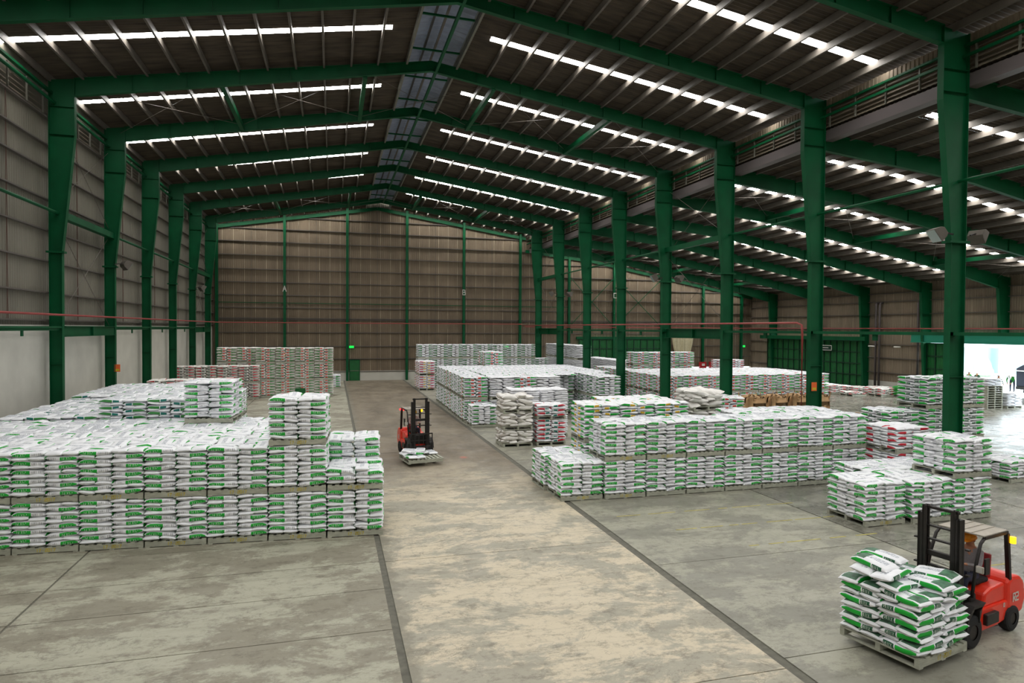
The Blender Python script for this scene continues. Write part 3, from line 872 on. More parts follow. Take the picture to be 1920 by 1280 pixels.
def template(style, lod, seed):
    nm, skin, c1, c2, let, graph, _ = ST[style]
    rnd = random.Random(seed * 7 + 3)
    if lod == 0:
        ts = [0, .02, .05, .18, .36, .57, .60, .70, .86, .95, .98, 1]
        ring = [(.95, -.70), (1.03, 0), (.95, .72), (.78, .92), (.3, 1.06), (-.3, 1.06), (-.78, .92), (-.95, .72), (-1.03, 0), (-.95, -.70), (-.74, -.93), (0, -1), (.74, -.93)]
        side = {0: 1, 1: 1, 7: 1, 8: 1}; top = (3, 4, 5)
    elif lod == 1:
        ts = [0, .045, .25, .57, .60, .86, .96, 1]
        ring = [(1.0, -.68), (1.0, .70), (.74, .95), (0, 1.06), (-.74, .95), (-1.0, .70), (-1.0, -.68), (-.7, -.95), (.7, -.95)]
        side = {0: 1, 5: 1}; top = (2, 3)
    else:
        ts = [0, .045, .57, .60, .86, .97, 1]
        ring = [(1, -.72), (1, .72), (.6, 1.02), (-.6, 1.02), (-1, .72), (-1, -.72)]
        side = {0: 1, 4: 1}; top = (2,)
    lump = 1.0 if style != 'wood' else 1.5
    ph = [rnd.uniform(0, 6.28) for _ in range(6)]
    V = []
    H = SH * (1.6 if style == 'wood' else 1.0)
    for t in ts:
        s = 2 * t - 1
        e = max(.05, (1 - abs(s) ** (3 if style == 'wood' else 6)) ** .5)
        bw = SWD / 2 * (.97 + .05 * abs(s) ** 6)
        zc = -.22 * H * s ** 4 * (.5 + .5 * math.sin(ph[0])) + .02 * lump * math.sin(s * 2.2 + ph[1])
        yc = .008 * lump * math.sin(s * 3 + ph[2])
        for (a, b) in ring:
            y = a * bw + yc
            kk = max(0.0, (abs(s) - .62) / .38) ** 1.5 * .9
            z = b * H / 2 * e * (1 - kk * abs(a) ** 5) + zc + .006 * lump * math.sin(a * 3 + s * 4 + ph[3])
            if e < .1: y = a * bw * 1.0 + yc
            x = s * SL / 2 + .006 * lump * math.sin(a * 2.5 + ph[4])
            V.append((-x, y, z))          # label end (t=0) at +x
    n = len(ring)
    F, M = [], []
    for i in range(len(ts) - 1):
        tm = (ts[i] + ts[i + 1]) / 2
        for j in range(n):
            j2 = (j + 1) % n
            F.append((i * n + j, i * n + j2, (i + 1) * n + j2, (i + 1) * n + j))
            mi = 0
            if j in side:
                if c1 and .045 < tm < .58: mi = 1
                elif c2 and .60 < tm < .86: mi = 2
            elif j in top:
                if graph and .06 < tm < .36: mi = 4
                elif .18 < tm < .86 and (lod > 0 or j == 4) and style in ('pole', 'dark', 'teal', 'gf', 'rg'): mi = 3
            M.append(mi)
    if let and lod <= 1:
        for sgn in (1, -1):
            def place(text, t0, t1, mi, up=-1, hgt=.5):
                cw = (t1 - t0) * SL / (len(text) * 1.3)
                for p in letters(text, 0, -.5, cw, 1.0, cw * .18, .3):
                    pts = []
                    for u in p:
                        xx = SL / 2 - t0 * SL - ((t1 - t0) * SL - u.x if sgn < 0 else u.x)
                        zz = u.y * H * hgt * up
                        pts.append((xx, sgn * (SWD / 2 * 1.02 + .012), zz))
                    b0 = len(V); V.extend(pts); F.append((b0, b0 + 1, b0 + 2, b0 + 3)); M.append(mi)
            if c2 is None:
                place('PCX15', .18, .48, 6, hgt=.55); place('#', .86, .93, 5, hgt=.55); place('POLE', .64, .82, 5, hgt=.42)
            else:
                place('NOIX', .62, .82, 6, hgt=.5)
    return np.array(V, dtype=np.float64), np.array(F, dtype=np.int64), np.array(M, dtype=np.int64)
TPL = {}
def tpl(style, lod, seed):
    k = (style, lod, seed)
    if k not in TPL: TPL[k] = template(style, lod, seed)
    return TPL[k]
def style_mats(style):
    nm, skin, c1, c2, let, graph, _ = ST[style]
    return [skin, c1 or skin, c2 or skin, PR, GRAPH, INK, WI]

SACKS = []       # dicts: M (4x4), style, pos, where text
PALS = []        # (matrix, near?, stack name, tier, faces)
NEED = []
CAM = Vector((0, 0, 5.75))
rng = random.Random(11)
ORD = ['bottom', 'second', 'third', 'fourth', 'fifth', 'sixth', 'seventh', 'eighth', 'ninth', 'tenth', 'eleventh', 'twelfth']
LH = .111
def pinwheel(mirror):
    """eight sacks of one layer: x, y, yaw (label end), faces it belongs to, place words"""
    a = [(-.385, -.55, PI, 'FL', 'front outer'), (-.385, -.16, PI, 'L', 'front inner'),
         (.19, -.385, -PI / 2, 'F', 'front middle'), (.56, -.385, -PI / 2, 'FR', 'front corner'),
         (.385, .55, 0, 'RB', 'rear outer'), (.385, .16, 0, 'R', 'rear inner'),
         (-.19, .385, PI / 2, 'B', 'rear middle'), (-.56, .385, PI / 2, 'LB', 'rear corner')]
    if mirror:
        sw = {'L': 'R', 'R': 'L'}
        a = [(-x, y, PI - r, ''.join(sw.get(c, c) for c in f), w) for x, y, r, f, w in a]
    return a
def z0turn(x, y):
    return 9 < x < 20 and 36 < y < 43
def stack(x, y, tiers, faces='FLT', ang=0.0, name='', mess=1.0, base=0.0, depth=None, M0=None, pal=True):
    """pallet stack: x = left edge, y = front edge; tiers = [(style, layers[, no_pallet])]; local frame centre at pallet centre"""
    if M0 is None:
        M0 = Matrix.Translation((x, y, 0)) @ Matrix.Rotation(ang, 4, 'Z') @ Matrix.Translation((.75, .75, 0))
    name = name or 'hidden middle stacks'
    k_ = USED.get(name, 0); USED[name] = k_ + 1
    if k_: name = '%s, %s pallet' % (name, ORDW[k_ % 20] if k_ < 20 else 'later ' + ORDW[1 + k_ % 19])
    z = base
    for ti, t in enumerate(tiers):
        style, nl = t[0], t[1]
        nop = len(t) > 2 and t[2]
        if not nop:
            if any(c in faces for c in 'FLRB') and pal:
                PALS.append((M0 @ Matrix.Translation((0, 0, z)) @ (Matrix.Rotation(PI / 2, 4, 'Z') if style in ('wood', 'redteal', 'white', 'mag') or z0turn(x, y) else Matrix.Identity(4)), name, ti, faces))
            z += .17
        lh = .165 if style == 'wood' else LH
        if style == 'none':
            continue
        for l in range(nl):
            last = (ti == len(tiers) - 1 and l >= nl - 1)
            items = pinwheel(l % 2 == 0)
            for si, (sx, sy, yaw, f, wd) in enumerate(items):
                vis = any(c in faces for c in f) or (last and 'T' in faces)
                if not vis: continue
                if last and mess > 1.4 and rng.random() < .12: continue
                j = mess
                px = sx + rng.gauss(0, .008) * j; py = sy + rng.gauss(0, .008) * j
                pz = z + (l + .5) * lh + rng.gauss(0, .003) * j + .004
                yw = yaw + rng.gauss(0, .022) * j
                tx, ty = rng.gauss(0, .02) * j, rng.gauss(0, .028) * j
                if style == 'wood':
                    yw += rng.gauss(0, .22); tx += rng.gauss(0, .12); ty += rng.gauss(0, .09); pz += rng.gauss(0, .015)
                if rng.random() < .05: tx += rng.choice((-1, 1)) * .12
                M = M0 @ Matrix.Translation((px, py, pz)) @ Matrix.Rotation(yw, 4, 'Z') @ Matrix.Rotation(ty, 4, 'Y') @ Matrix.Rotation(tx, 4, 'X')
                d = (M.translation - CAM).length
                SACKS.append(dict(M=M, style=style, d=d, name=name, tier=ti, nt=len(tiers), layer=l, wd=wd, seed=rng.randrange(4)))
        z += nl * lh

ORDW = ['', 'second', 'third', 'fourth', 'fifth', 'sixth', 'seventh', 'eighth', 'ninth', 'tenth', 'eleventh', 'twelfth', 'thirteenth', 'fourteenth', 'fifteenth', 'sixteenth', 'seventeenth', 'eighteenth', 'nineteenth', 'twentieth']
USED = {}
# ---- block beside the plinth wall
def LB(col, row):
    xr = 1.35 - 1.52 * col
    return xr - 1.5, 18.2 + .075 * (1.35 - xr) + 1.56 * row
colname = ['at the aisle', 'second from aisle', 'third from aisle', 'fourth from aisle', 'fifth from aisle', 'sixth from aisle', 'seventh from aisle', 'eighth from aisle']
def LBs(col, row, tiers, faces, mess=1.0):
    x, y = LB(col, row)
    stack(x, y, tiers, faces, -.06, 'plinth block, %s row, %s' % ((['front'] + ORDW[1:])[row], colname[col]), mess)
LBs(0, 0, [('pole', 10), ('pole', 4)], 'FRT', 1.5)
LBs(1, 0, [('pole', 10), ('pole', 10), ('pole', 10)], 'FRLT')
for c in range(2, 8): LBs(c, 0, [('pole', 10), ('pole', 10)], 'FT')
LBs(0, 1, [('pole', 10), ('pole', 9)], 'FRT')
LBs(1, 1, [('pole', 10), ('pole', 10)], 'RT')
for c in range(2, 8): LBs(c, 1, [('pole', 10), ('pole', 10)], 'T')
for r in (2, 3):
    for c in range(1, 8):
        if (c, r) == (3, 3):
            LBs(3, 3, [('pole', 10), ('pole', 10), ('pole', 11)], 'FLRT')
        else:
            LBs(c, r, [('pole', 10), ('pole', 10)], 'RT' if c == 1 else 'T')
for r in range(4, 12):
    for c in range(4, 8):
        if c <= 5 and r in (4, 5, 6):
            LBs(c, r, [('pole', 10), ('pole', 10), ('teal', 6, True)], 'FRT' if r == 4 else 'RT')
        elif r >= 6 or c >= 6:
            t = 2 if r > 7 else 1
            LBs(c, r, [('pole', 10), ('pole', 10), ('teal' if r < 9 else 'pole', t + (1 if c < 6 else 0), True)], ('FRT' if r in (4, 8) or c == 4 else 'T'))
stack(-5.85, 34.8, [('pole', 10), ('pole', 10)], 'FRT', 0, 'small stack behind white tower')
for i in range(3): stack(-10.6 + 1.55 * i, 42.4, [('redgrey', 10), ('redgrey', 10)], 'FRT' , 0, 'low red row by plinth')
for i in range(4):
    stack(-12.0 + 1.56 * i + .1, 55.0, [('redgrey', 10), ('redgrey', 11)], 'FRT' if i == 3 else 'FT', 0, 'red row by far plinth')
for i in range(6):
    stack(-9.1 + 1.525 * i, 56.0 if i > 1 else 56.8, [('rgf', 11), ('rgf', 11), ('rgf', 10)], 'FRT' if i == 5 else 'FT', 0, 'tall far block')
stack(-.8, 63.0, [('pole', 10)], 'FRT', 0, 'single stack behind far block')

# ---- right of the aisle, far
for i in range(2): stack(7.62, 59.4 + 1.5 * i, [('mag', 11), ('mag', 10)], 'FLT', 0, 'far aisle corner stack')
for i in range(8):
    stack(7.9 + 1.47 * i, 62.4 - (.4 if i > 4 else 0), [('gf', 11), ('gf', 11), ('gf', 11)], 'FLT' if i in (0, 5) else 'FT', 0, 'row before end wall')
stack(19.7, 62.2, [('gf', 11), ('gf', 11)], 'FT', 0, 'row before end wall')
for r in range(8):
    y = 49.4 - 1.56 * r
    st = ['gf', 'gf', 'gf', 'rg', 'rg', 'gf', 'gf', 'rg'][r]
    stack(7.9 - .03 * r, y, [(st, 11), (st, 11)], 'FLT' if r in (7, 0) else 'LT', 0, 'middle aisle block')
for r in range(7):
    for c in range(1, 7):
        if r == 6 and c > 4: continue
        stack(7.9 + 1.56 * c, 49.4 - 1.56 * r, [('gf', 11), (('gf', 'pole', 'rg')[(r * 3 + c) % 3], 11)], 'T', 0, 'middle aisle block')
stack(9.3, 38.2, [('white', 11), ('white', 11)], 'FRT', 0, 'white stack beside aisle block')
stack(10.75, 38.2, [('rg', 11), ('rg', 11)], 'FLT', 0, 'second striped stack')
stack(12.3, 38.2, [('white', 11), ('white', 11)], 'FRT', 0, 'second white stack')
stack(14.3, 41.0, [('gf', 11), ('gf', 11)], 'FLT', 0, 'stack behind fifth column')
for r in range(4): stack(16.15, 37.6 + 1.55 * r, [('gf', 11), ('gf', 11)], 'FLT' if r == 0 else 'LT', 0, 'stack before fifth column')
for r in range(0): stack(17.7, 37.7 + 1.55 * r, [('gf', 11), ('gf', 11)], 'T', 0, '')
stack(7.75, 36.45, [('gf', 10)], 'FLT', 0, 'low stack at aisle')
for r in range(2): stack(11.9, 50.8 + 1.55 * r, [('rg', 10), ('rg', 10), ('rg', 10)], 'FLT', 0, 'tall striped stack')
# big red and green block behind the columns
for i in range(9):
    stack(22.0 + 1.53 * i, 40.0, [('rg', 10), ('rg', 10)], 'FLT' if i == 0 else 'FT', 0, 'striped block past columns', 1.2)
for r in range(1, 8):
    stack(22.0, 40.0 + 1.55 * r, [('rg', 10), ('rg', 10)], 'LT', 0, 'striped block past columns')
for r in range(1, 5):
    for i in range(1, 9):
        stack(22.0 + 1.53 * i, 40.0 + 1.55 * r, [('rg', 10), ('rg', 10)], 'T', 0, '')
for i in range(4):
    stack(25.6 + 1.53 * i, 52.0, [('rg', 10), ('rg', 10), ('rg', 9)], 'FLRT', 0, 'higher striped block')
for r in range(6):
    stack(22.6, 58.0 + 1.6 * r, [('white', 11), ('white', 11), ('white', 11)], 'FLRT' if r == 0 else 'LT', 0, 'tall white end row')
for r in range(5):
    stack(26.2, 57.0 + 1.6 * r, [('white', 11), ('white', 11)], 'FLT' if r == 0 else 'LT', 0, 'white row by green door')
for i in range(2): stack(38.2 + 1.5 * i, 58.0, [('red', 11), ('red', 10)], 'FLT', 0, 'red corner stack')
for i in range(3): stack(36.8 + 1.9 * i, 56.0, [('red', 9 if i != 1 else 7)], 'FLT', 0, 'low red corner stacks')
stack(28.0, 66, [('pole', 4)], 'FLT', 0, '')
# scattered low piles by the side wall
for (x, y, st, n) in ((41.4, 48.2, 'redgrey', 6), (43.2, 48.0, 'redgrey', 6), (44.9, 47.2, 'redgrey', 5), (43.6, 46.0, 'redgrey', 2), (46.9, 46.4, 'redgrey', 5), (45.9, 45.2, 'redgrey', 5),
                      (47.3, 43.9, 'allgreen', 7), (48.6, 43.4, 'allgreen', 6), (33.5, 32.8, 'pole', 5), (31.2, 31.0, 'pole', 4), (29.4, 30.5, 'pole', 5)):
    stack(x, y, [(st, n)], 'FLT', rng.uniform(-.1, .1), 'low side wall piles', 1.5)
# ---- right of the aisle, near
for i, n in ((0, 'wood'),):
    stack(7.93, 30.0, [('wood', 4), ('wood', 4), ('wood', 4)], 'FLT', 0, 'loose sack tower at aisle', 1.4)
stack(9.66, 30.05, [('redteal', 10), ('redteal', 5)], 'FLT', 0, 'red and teal stack', 1.3)
stack(9.0, 32.3, [('white', 10), ('white', 10)], 'FLT', 0, 'white stack behind red one')
stack(10.6, 32.3, [('white', 10), ('white', 10)], 'FRT', 0, 'white stack behind red one')
for i in range(3):
    stack(9.5 + 1.55 * i, 23.5, [('yellow', 10), ('yellow', 12)], 'FLT' if i == 0 else 'FT', 0, 'yellow and green row', 1.3)
    if i: stack(9.5 + 1.55 * i, 25.1, [('yellow', 10), ('yellow', 12)], 'LT' if i == 1 else 'T', 0, 'yellow and green row')
stack(7.75, 23.3, [('yellow', 6)], 'FLT', 0, 'low yellow green stack', 1.3)
stack(14.7, 24.1, [('wood', 6), ('wood', 6), ('wood', 4)], 'FLRT', .08, 'loose tower behind long row', 1.4)
stack(17.3, 26.4, [('rg', 10), ('rg', 10)], 'FLT', 0, 'striped stack by bulk bags')
for i in range(2): stack(19.0 + 1.5 * i, 30, [('rg', 10), ('rg', 6)], 'FT', 0, '')
# long front row
rown = ['first stack', 'second stack', 'third stack', 'fourth stack', 'fifth stack', 'sixth stack', 'seventh stack', 'eighth stack']
stack(7.32, 20.1, [('pole', 10)], 'FLT', 0, 'low end of long row', 1.3)
stack(7.25, 21.7, [('pole', 10)], 'LT', 0, 'low stack behind row end', 1.3)
for i in range(7):
    stack(8.86 + 1.545 * i, 20.0, [('pole', 10), ('pole', 10)], 'FLT' if i == 0 else 'FT', 0, 'long row, %s from aisle' % rown[i + 1], 1.25)
    if i >= 4: stack(8.86 + 1.545 * i, 21.6, [('pole', 10), ('pole', 10)], 'LT' if i == 4 else 'T', 0, 'back of long row', 1.3)
# dark label stacks
stack(21.35, 20.6, [('dark', 10), ('dark', 10)], 'FLT', 0, 'two high dark label stack')
for i in range(2):
    stack(23.35 + 1.53 * i, 20.7, [('dark', 10), ('dark', 10), ('dark', 10)], 'FLRT', 0, '%s three high dark stack' % ('first', 'second')[i])
stack(24.7, 18.3, [('pole', 6)], 'FLRT', .1, 'low stack on wet floor', 1.5)
# near group
stack(14.98, 15.25, [('pole', 10)], 'FLRT', .02, 'corner stack near forklift', 1.4)
stack(16.62, 15.15, [('pole', 10)], 'FLT', 0, 'middle stack near forklift', 1.3)
stack(18.15, 15.1, [('pole', 10), ('pole', 9)], 'FLRT', .03, 'double stack near forklift', 1.3)
stack(16.6, 16.75, [('pole', 10)], 'LT', 0, 'stacks behind double stack', 1.3)
stack(18.15, 16.75, [('pole', 10)], 'LRT', 0, 'stacks behind double stack', 1.3)
stack(19.72, 18.7, [('red', 10), ('red', 7)], 'FLT', 0, 'red stack by tall column')

# forklift load
FANG = math.radians(12.5)
FM = Matrix.Translation((9.93, 9.24, .12)) @ Matrix.Rotation(FANG, 4, 'Z') @ Matrix.Scale(.97, 4)
stack(0, 0, [('dark', 10)], 'FLRT', M0=FM, name='near forklift load', mess=1.7)
# top layer partly piled up on the load
for hi, (x, y, z, yw, tx) in enumerate(((-.36, .40, 1.36, .1, .12), (-.40, -.02, 1.37, .05, -.1), (-.05, .42, 1.42, 1.5, .15), (.5, -.3, 1.30, -1.5, .1), (.0, .38, 1.50, 1.75, .05), (-.40, .30, 1.47, 1.5, -.08))):
    SACKS.append(dict(M=FM @ Matrix.Translation((x, y, z)) @ Matrix.Rotation(yw, 4, 'Z') @ Matrix.Rotation(tx, 4, 'X'), style='dark', d=12, name='near forklift load', tier=0, nt=1, layer=10, wd=['heaped outer', 'heaped inner', 'heaped crosswise', 'heaped by mast', 'heaped topmost', 'heaped upper corner'][hi], seed=1))
F2 = Matrix.Translation((3.62, 27.45, .13)) @ Matrix.Rotation(math.radians(10), 4, 'Z')
stack(0, 0, [('pole', 1)], 'FLRT', M0=F2, name='aisle forklift load', mess=1.8)
SACKS.append(dict(M=F2 @ Matrix.Translation((-.3, -.1, .36)) @ Matrix.Rotation(.3, 4, 'Z') @ Matrix.Rotation(.15, 4, 'Y'), style='pole', d=27, name='aisle forklift load', tier=0, nt=1, layer=2, wd='heaped one', seed=2))
SACKS.append(dict(M=F2 @ Matrix.Translation((.1, .35, .36)) @ Matrix.Rotation(1.2, 4, 'Z') @ Matrix.Rotation(.1, 4, 'Y'), style='pole', d=27, name='aisle forklift load', tier=0, nt=1, layer=2, wd='heaped rear', seed=1))
SACKS.append(dict(M=F2 @ Matrix.Translation((-.35, .3, .37)) @ Matrix.Rotation(-.5, 4, 'Z') @ Matrix.Rotation(.1, 4, 'X'), style='pole', d=27, name='aisle forklift load', tier=0, nt=1, layer=2, wd='heaped corner', seed=3))
# stacks of empty pallets by the loading door, sacks on top
for i in range(10):
    PALS.append((Matrix.Translation((47.45, 37.2, .17 * i)) @ Matrix.Rotation(PI / 2, 4, 'Z'), 'empty pallet pile by the loading door', i, 'FL'))
stack(46.7, 36.45, [('white', 5, True)], 'FLRT', 0, 'white top of pallet pile', 1.3, base=1.70)
stack(48.45, 36.3, [('white', 9)], 'FLRT', 0, 'white stack under the bending worker')
stack(48.5, 38.1, [('white', 6)], 'FLRT', 0, 'low white stack behind the bending worker')

# ---- link the sacks: the nearest of each kind singly, the rest joined
by = {}
for s in SACKS: by.setdefault(ST[s['style']][0], []).append(s)
LIMIT = {'green_label_sack': 290, 'dark_green_label_sack': 120, 'red_green_label_sack': 90, 'plain_white_sack': 60, 'woven_natural_sack': 120,
         'faded_green_label_sack': 60, 'red_teal_label_sack': 90, 'yellow_green_label_sack': 80, 'magenta_yellow_label_sack': 40, 'red_label_sack': 40,
         'red_grey_label_sack': 40, 'teal_label_sack': 40, 'green_sack': 30}
tiername = {1: [''], 2: ['lower tier of ', 'upper tier of '], 3: ['lowest tier of ', 'middle tier of ', 'top tier of ']}
for kname, ss in by.items():
    ss.sort(key=lambda s: s['d'] - (6 if 'forklift' in s['name'] else 0))
    lim = LIMIT[kname]
    one, rest = ss[:lim], ss[lim:]
    meshes = {}
    for s in one:
        lod = 0 if s['d'] < 26 else 1
        key = (s['style'], lod, s['seed'])
        if key not in meshes:
            V, F, M = tpl(*key)
            me = bpy.data.meshes.new(kname)
            me.from_pydata(V.tolist(), [], F.tolist())
            for m_ in style_mats(s['style']): me.materials.append(m_)
            me.polygons.foreach_set('material_index', M.tolist())
            me.polygons.foreach_set('use_smooth', [True] * len(F))
            me.update(); meshes[key] = me
        o = put(kname, meshes[key])
        o.matrix_world = s['M']
        base = ST[s['style']][6]
        tier = ', tier ' + ['one', 'two', 'three'][s['tier']] if s['nt'] > 1 else ''
        lab = '%s%s, %s layer, %s, %s' % (base, tier, ORD[min(s['layer'], 11)], s['wd'], s['name'])
        tag(o, ' '.join(lab.split()[:16]).rstrip(','), 'sack', 'sacks on ' + s['name'])
    if rest:
        groups = {}
        for s in rest:
            lod = 0 if s['d'] < 23 else 1 if s['d'] < 36 else 2
            groups.setdefault((s['style'], lod, s['seed'] % (4 if lod < 2 else 2)), []).append(s)
        Vs, Fs, Ms = [], [], []; off = 0
        mats, mo = [], {}
        for (sty, lod, sd), lst in groups.items():
            if sty not in mo:
                mo[sty] = len(mats); mats += style_mats(sty)
            V, F, M = tpl(sty, lod, sd)
            T = np.array([np.array(s['M']) for s in lst])
            W = np.einsum('kij,nj->kni', T[:, :3, :3], V) + T[:, None, :3, 3]
            k_ = len(lst)
            Vs.append(W.reshape(-1, 3))
            Fs.append((F[None] + (np.arange(k_) * len(V))[:, None, None]).reshape(-1, 4) + off)
            Ms.append(np.tile(M + mo[sty], k_))
            off += k_ * len(V)
        V = np.concatenate(Vs); F = np.concatenate(Fs); M = np.concatenate(Ms)
        me = bpy.data.meshes.new(kname + 's')
        me.vertices.add(len(V)); me.vertices.foreach_set('co', V.ravel())
        me.loops.add(F.size); me.loops.foreach_set('vertex_index', F.ravel())
        me.polygons.add(len(F)); me.polygons.foreach_set('loop_start', np.arange(0, F.size, 4))
        for m_ in mats: me.materials.append(m_)
        me.polygons.foreach_set('material_index', M)
        me.polygons.foreach_set('use_smooth', np.ones(len(F), dtype=bool))
        me.update(calc_edges=True)
        o = put('remaining_' + kname + 's', me)
        tag(o, 'remaining %ss on the pallet stacks farther off' % ST[rest[0]['style']][6], 'sacks', kind='stuff')
print('SACKS', len(SACKS), {k: len(v) for k, v in by.items()}, 'pallets', len(PALS))

# ------------------------------------------------------------------ pallets
pm = {}
pm['stringer'] = MB().box(-.74, .74, -.045, .045, .022, .145).mesh('stringer', PALLETM)
pm['deck'] = MB().box(-.055, .055, -.74, .74, .145, .168).mesh('deck_board', PALLETM)
pm['base'] = MB().box(-.055, .055, -.74, .74, 0, .022).mesh('base_board', PALLETM)
q = MB()
for p in letters('17', 0, 0, .045, .07, .016): q.quad(*[(u.x - .2, -.787, u.y + .05) for u in p])
for p in letters('-', 0, 0, .03, .07, .01): q.quad(*[(u.x - .06, -.787, u.y + .05) for u in p])
for p in letters('2017', 0, 0, .045, .07, .016): q.quad(*[(u.x + 0, -.787, u.y + .05) for u in p])
pm['stencil'] = q.mesh('stencil', YELLOW)
q = MB()
for yy in (-.7, 0, .7): q.box(-.74, .74, yy - .045, yy + .045, .022, .145)
for i in range(9): q.box(-.735 + i * .1775 - .0, -.735 + i * .1775 + .05 + .05, -.74, .74, .145, .168)
for xx in (-.7, 0, .7): q.box(xx - .05, xx + .05, -.74, .74, 0, .022)
pm['whole'] = q.mesh('pallet', PALLETM)
seen = {}
for (M, name, ti, faces) in PALS:
    d = (M.translation - CAM).length
    nm = name.replace('the ', '', 1) if name else 'a sack stack'
    if d < 24:
        e = tag(empty('pallet', (0, 0, 0)), None, 'pallet', 'pallets under the sacks')
        e.matrix_world = M
        for yy in (-.74, 0, .74): put('stringer', pm['stringer'], e, (0, yy * .94, 0))
        for i in range(8): put('deck_board', pm['deck'], e, (-.68 + i * .1943, 0, 0))
        for xx in (-.68, 0, .68): put('base_board', pm['base'], e, (xx, 0, 0))
        if 'F' in faces: put('stencil', pm['stencil'], e, (0, .045, 0))
    else:
        e = put('pallet', pm['whole']); e.matrix_world = M
        tag(e, None, 'pallet', 'pallets under the sacks')
    lab = 'grey wooden pallet, %s tier, %s' % (['bottom', 'second', 'third'][ti] if ti < 3 else ORD[ti], nm)
    if 'empty' in nm: lab = 'empty grey pallet, %s from the floor in the %s' % (ORD[ti], nm)
    seen[lab] = seen.get(lab, 0) + 1
    e['label'] = ' '.join(lab.split()[:16]); e['group'] = 'pallets of ' + nm

# ------------------------------------------------------------------ bulk bags
def bulk_bag(x, y, z, label, s=1.0):
    e = tag(empty('bulk_bag', (x, y, z), rng.uniform(-.1, .1), s), label, 'bulk bag', 'brown bulk bags')
    q = MB(); n = 20; prev = None
    prof = [(.50, 0), (.56, .15), (.58, .5), (.57, .9), (.52, 1.12), (.47, 1.2), (.2, 1.26), (.02, 1.27)]
    rows = []
    for r, h in prof:
        row = []
        for i in range(n):
            t = 2 * PI * i / n
            c, s_ = math.cos(t), math.sin(t)
            k_ = r * (1 / max(abs(c), abs(s_))) ** .55
            row.append((c * k_, s_ * k_, h + .03 * math.sin(5 * t) * (h > 1.1) * (r > .1)))
        rows.append(row)
    for a, b in zip(rows[:-1], rows[1:]):
        for i in range(n):
            q.quad(a[i], a[(i + 1) % n], b[(i + 1) % n], b[i])
    o = q.build('bag_body', PAPER, e, smooth=True)
    bm = bmesh.new(); bm.from_mesh(o.data); bmesh.ops.remove_doubles(bm, verts=bm.verts, dist=1e-4); bm.to_mesh(o.data); bm.free()
    for sx, sy in ((1, 1), (1, -1), (-1, 1), (-1, -1)):
        MB().tube([(sx * .52, sy * .3, 1.05), (sx * .53, sy * .38, 1.32), (sx * .42, sy * .5, 1.34), (sx * .34, sy * .54, 1.05)], .022, 6).build('lifting_loop', PAPER, e)
for i in range(4):
    bulk_bag(19.95 + 1.25 * i, 27.4, 0, 'brown bulk bag, lower one of pair %s' % ['beside the striped stack', 'second from the striped stack', 'by the down pipe column', 'at the row end'][i])
    bulk_bag(19.95 + 1.25 * i, 27.4, 1.30, 'brown bulk bag, upper one %s' % ['beside the striped stack', 'second from the striped stack', 'by the down pipe column', 'at the row end'][i])
for i, (x, y) in enumerate(((27.3, 28.5), (28.7, 28.2), (25.7, 27.8))):
    bulk_bag(x, y, 0, 'low brown bulk bag %s' % ['in the middle of three behind the dark label stacks', 'beside the three high stacks', 'first of three on the open floor'][i], .95)

# ------------------------------------------------------------------ people
def add_skin_person(name, joints, bones, radii, zones, mats, parent=None, label=None, cat='person'):
    me = bpy.data.meshes.new(name)
    names = list(joints)
    me.from_pydata([joints[k_] for k_ in names], [(names.index(a), names.index(b)) for a, b in bones], [])
    o = bpy.data.objects.new(name, me); C.objects.link(o)
    md = o.modifiers.new('skin', 'SKIN'); md.use_smooth_shade = True
    sk = me.skin_vertices[0].data if me.skin_vertices else me.attributes
    if not me.skin_vertices:
        bm = bmesh.new(); bm.from_mesh(me); bm.verts.layers.skin.verify(); bm.to_mesh(me); bm.free()
        sk = me.skin_vertices[0].data
    for i, k_ in enumerate(names):
        r = radii[k_]
        sk[i].radius = r if isinstance(r, tuple) else (r, r)
        sk[i].use_root = (k_ == 'pelvis')
    sb = o.modifiers.new('sub', 'SUBSURF'); sb.levels = 2; sb.render_levels = 2
    dg = bpy.context.evaluated_depsgraph_get(); dg.update()
    m2 = bpy.data.meshes.new_from_object(o.evaluated_get(dg))
    o.modifiers.clear(); o.data = m2
    m2.materials.clear()
    for m_ in mats: m2.materials.append(m_)
    J = [(Vector(joints[k_]), zones.get(k_, 0)) for k_ in names]
    seg = [(Vector(joints[a]), Vector(joints[b]), zones.get(b, 0)) for a, b in bones]
    for p in m2.polygons:
        c = p.center; best, z = 9, 0
        for a, b, zz in seg:
            ab = b - a; t = max(0, min(1, (c - a).dot(ab) / max(ab.length_squared, 1e-9)))
            d_ = (c - (a + ab * t)).length
            if d_ < best: best, z = d_, zz
        p.material_index = z; p.use_smooth = True
    if parent is not None: o.parent = parent
    if label: tag(o, label, cat)
    return o

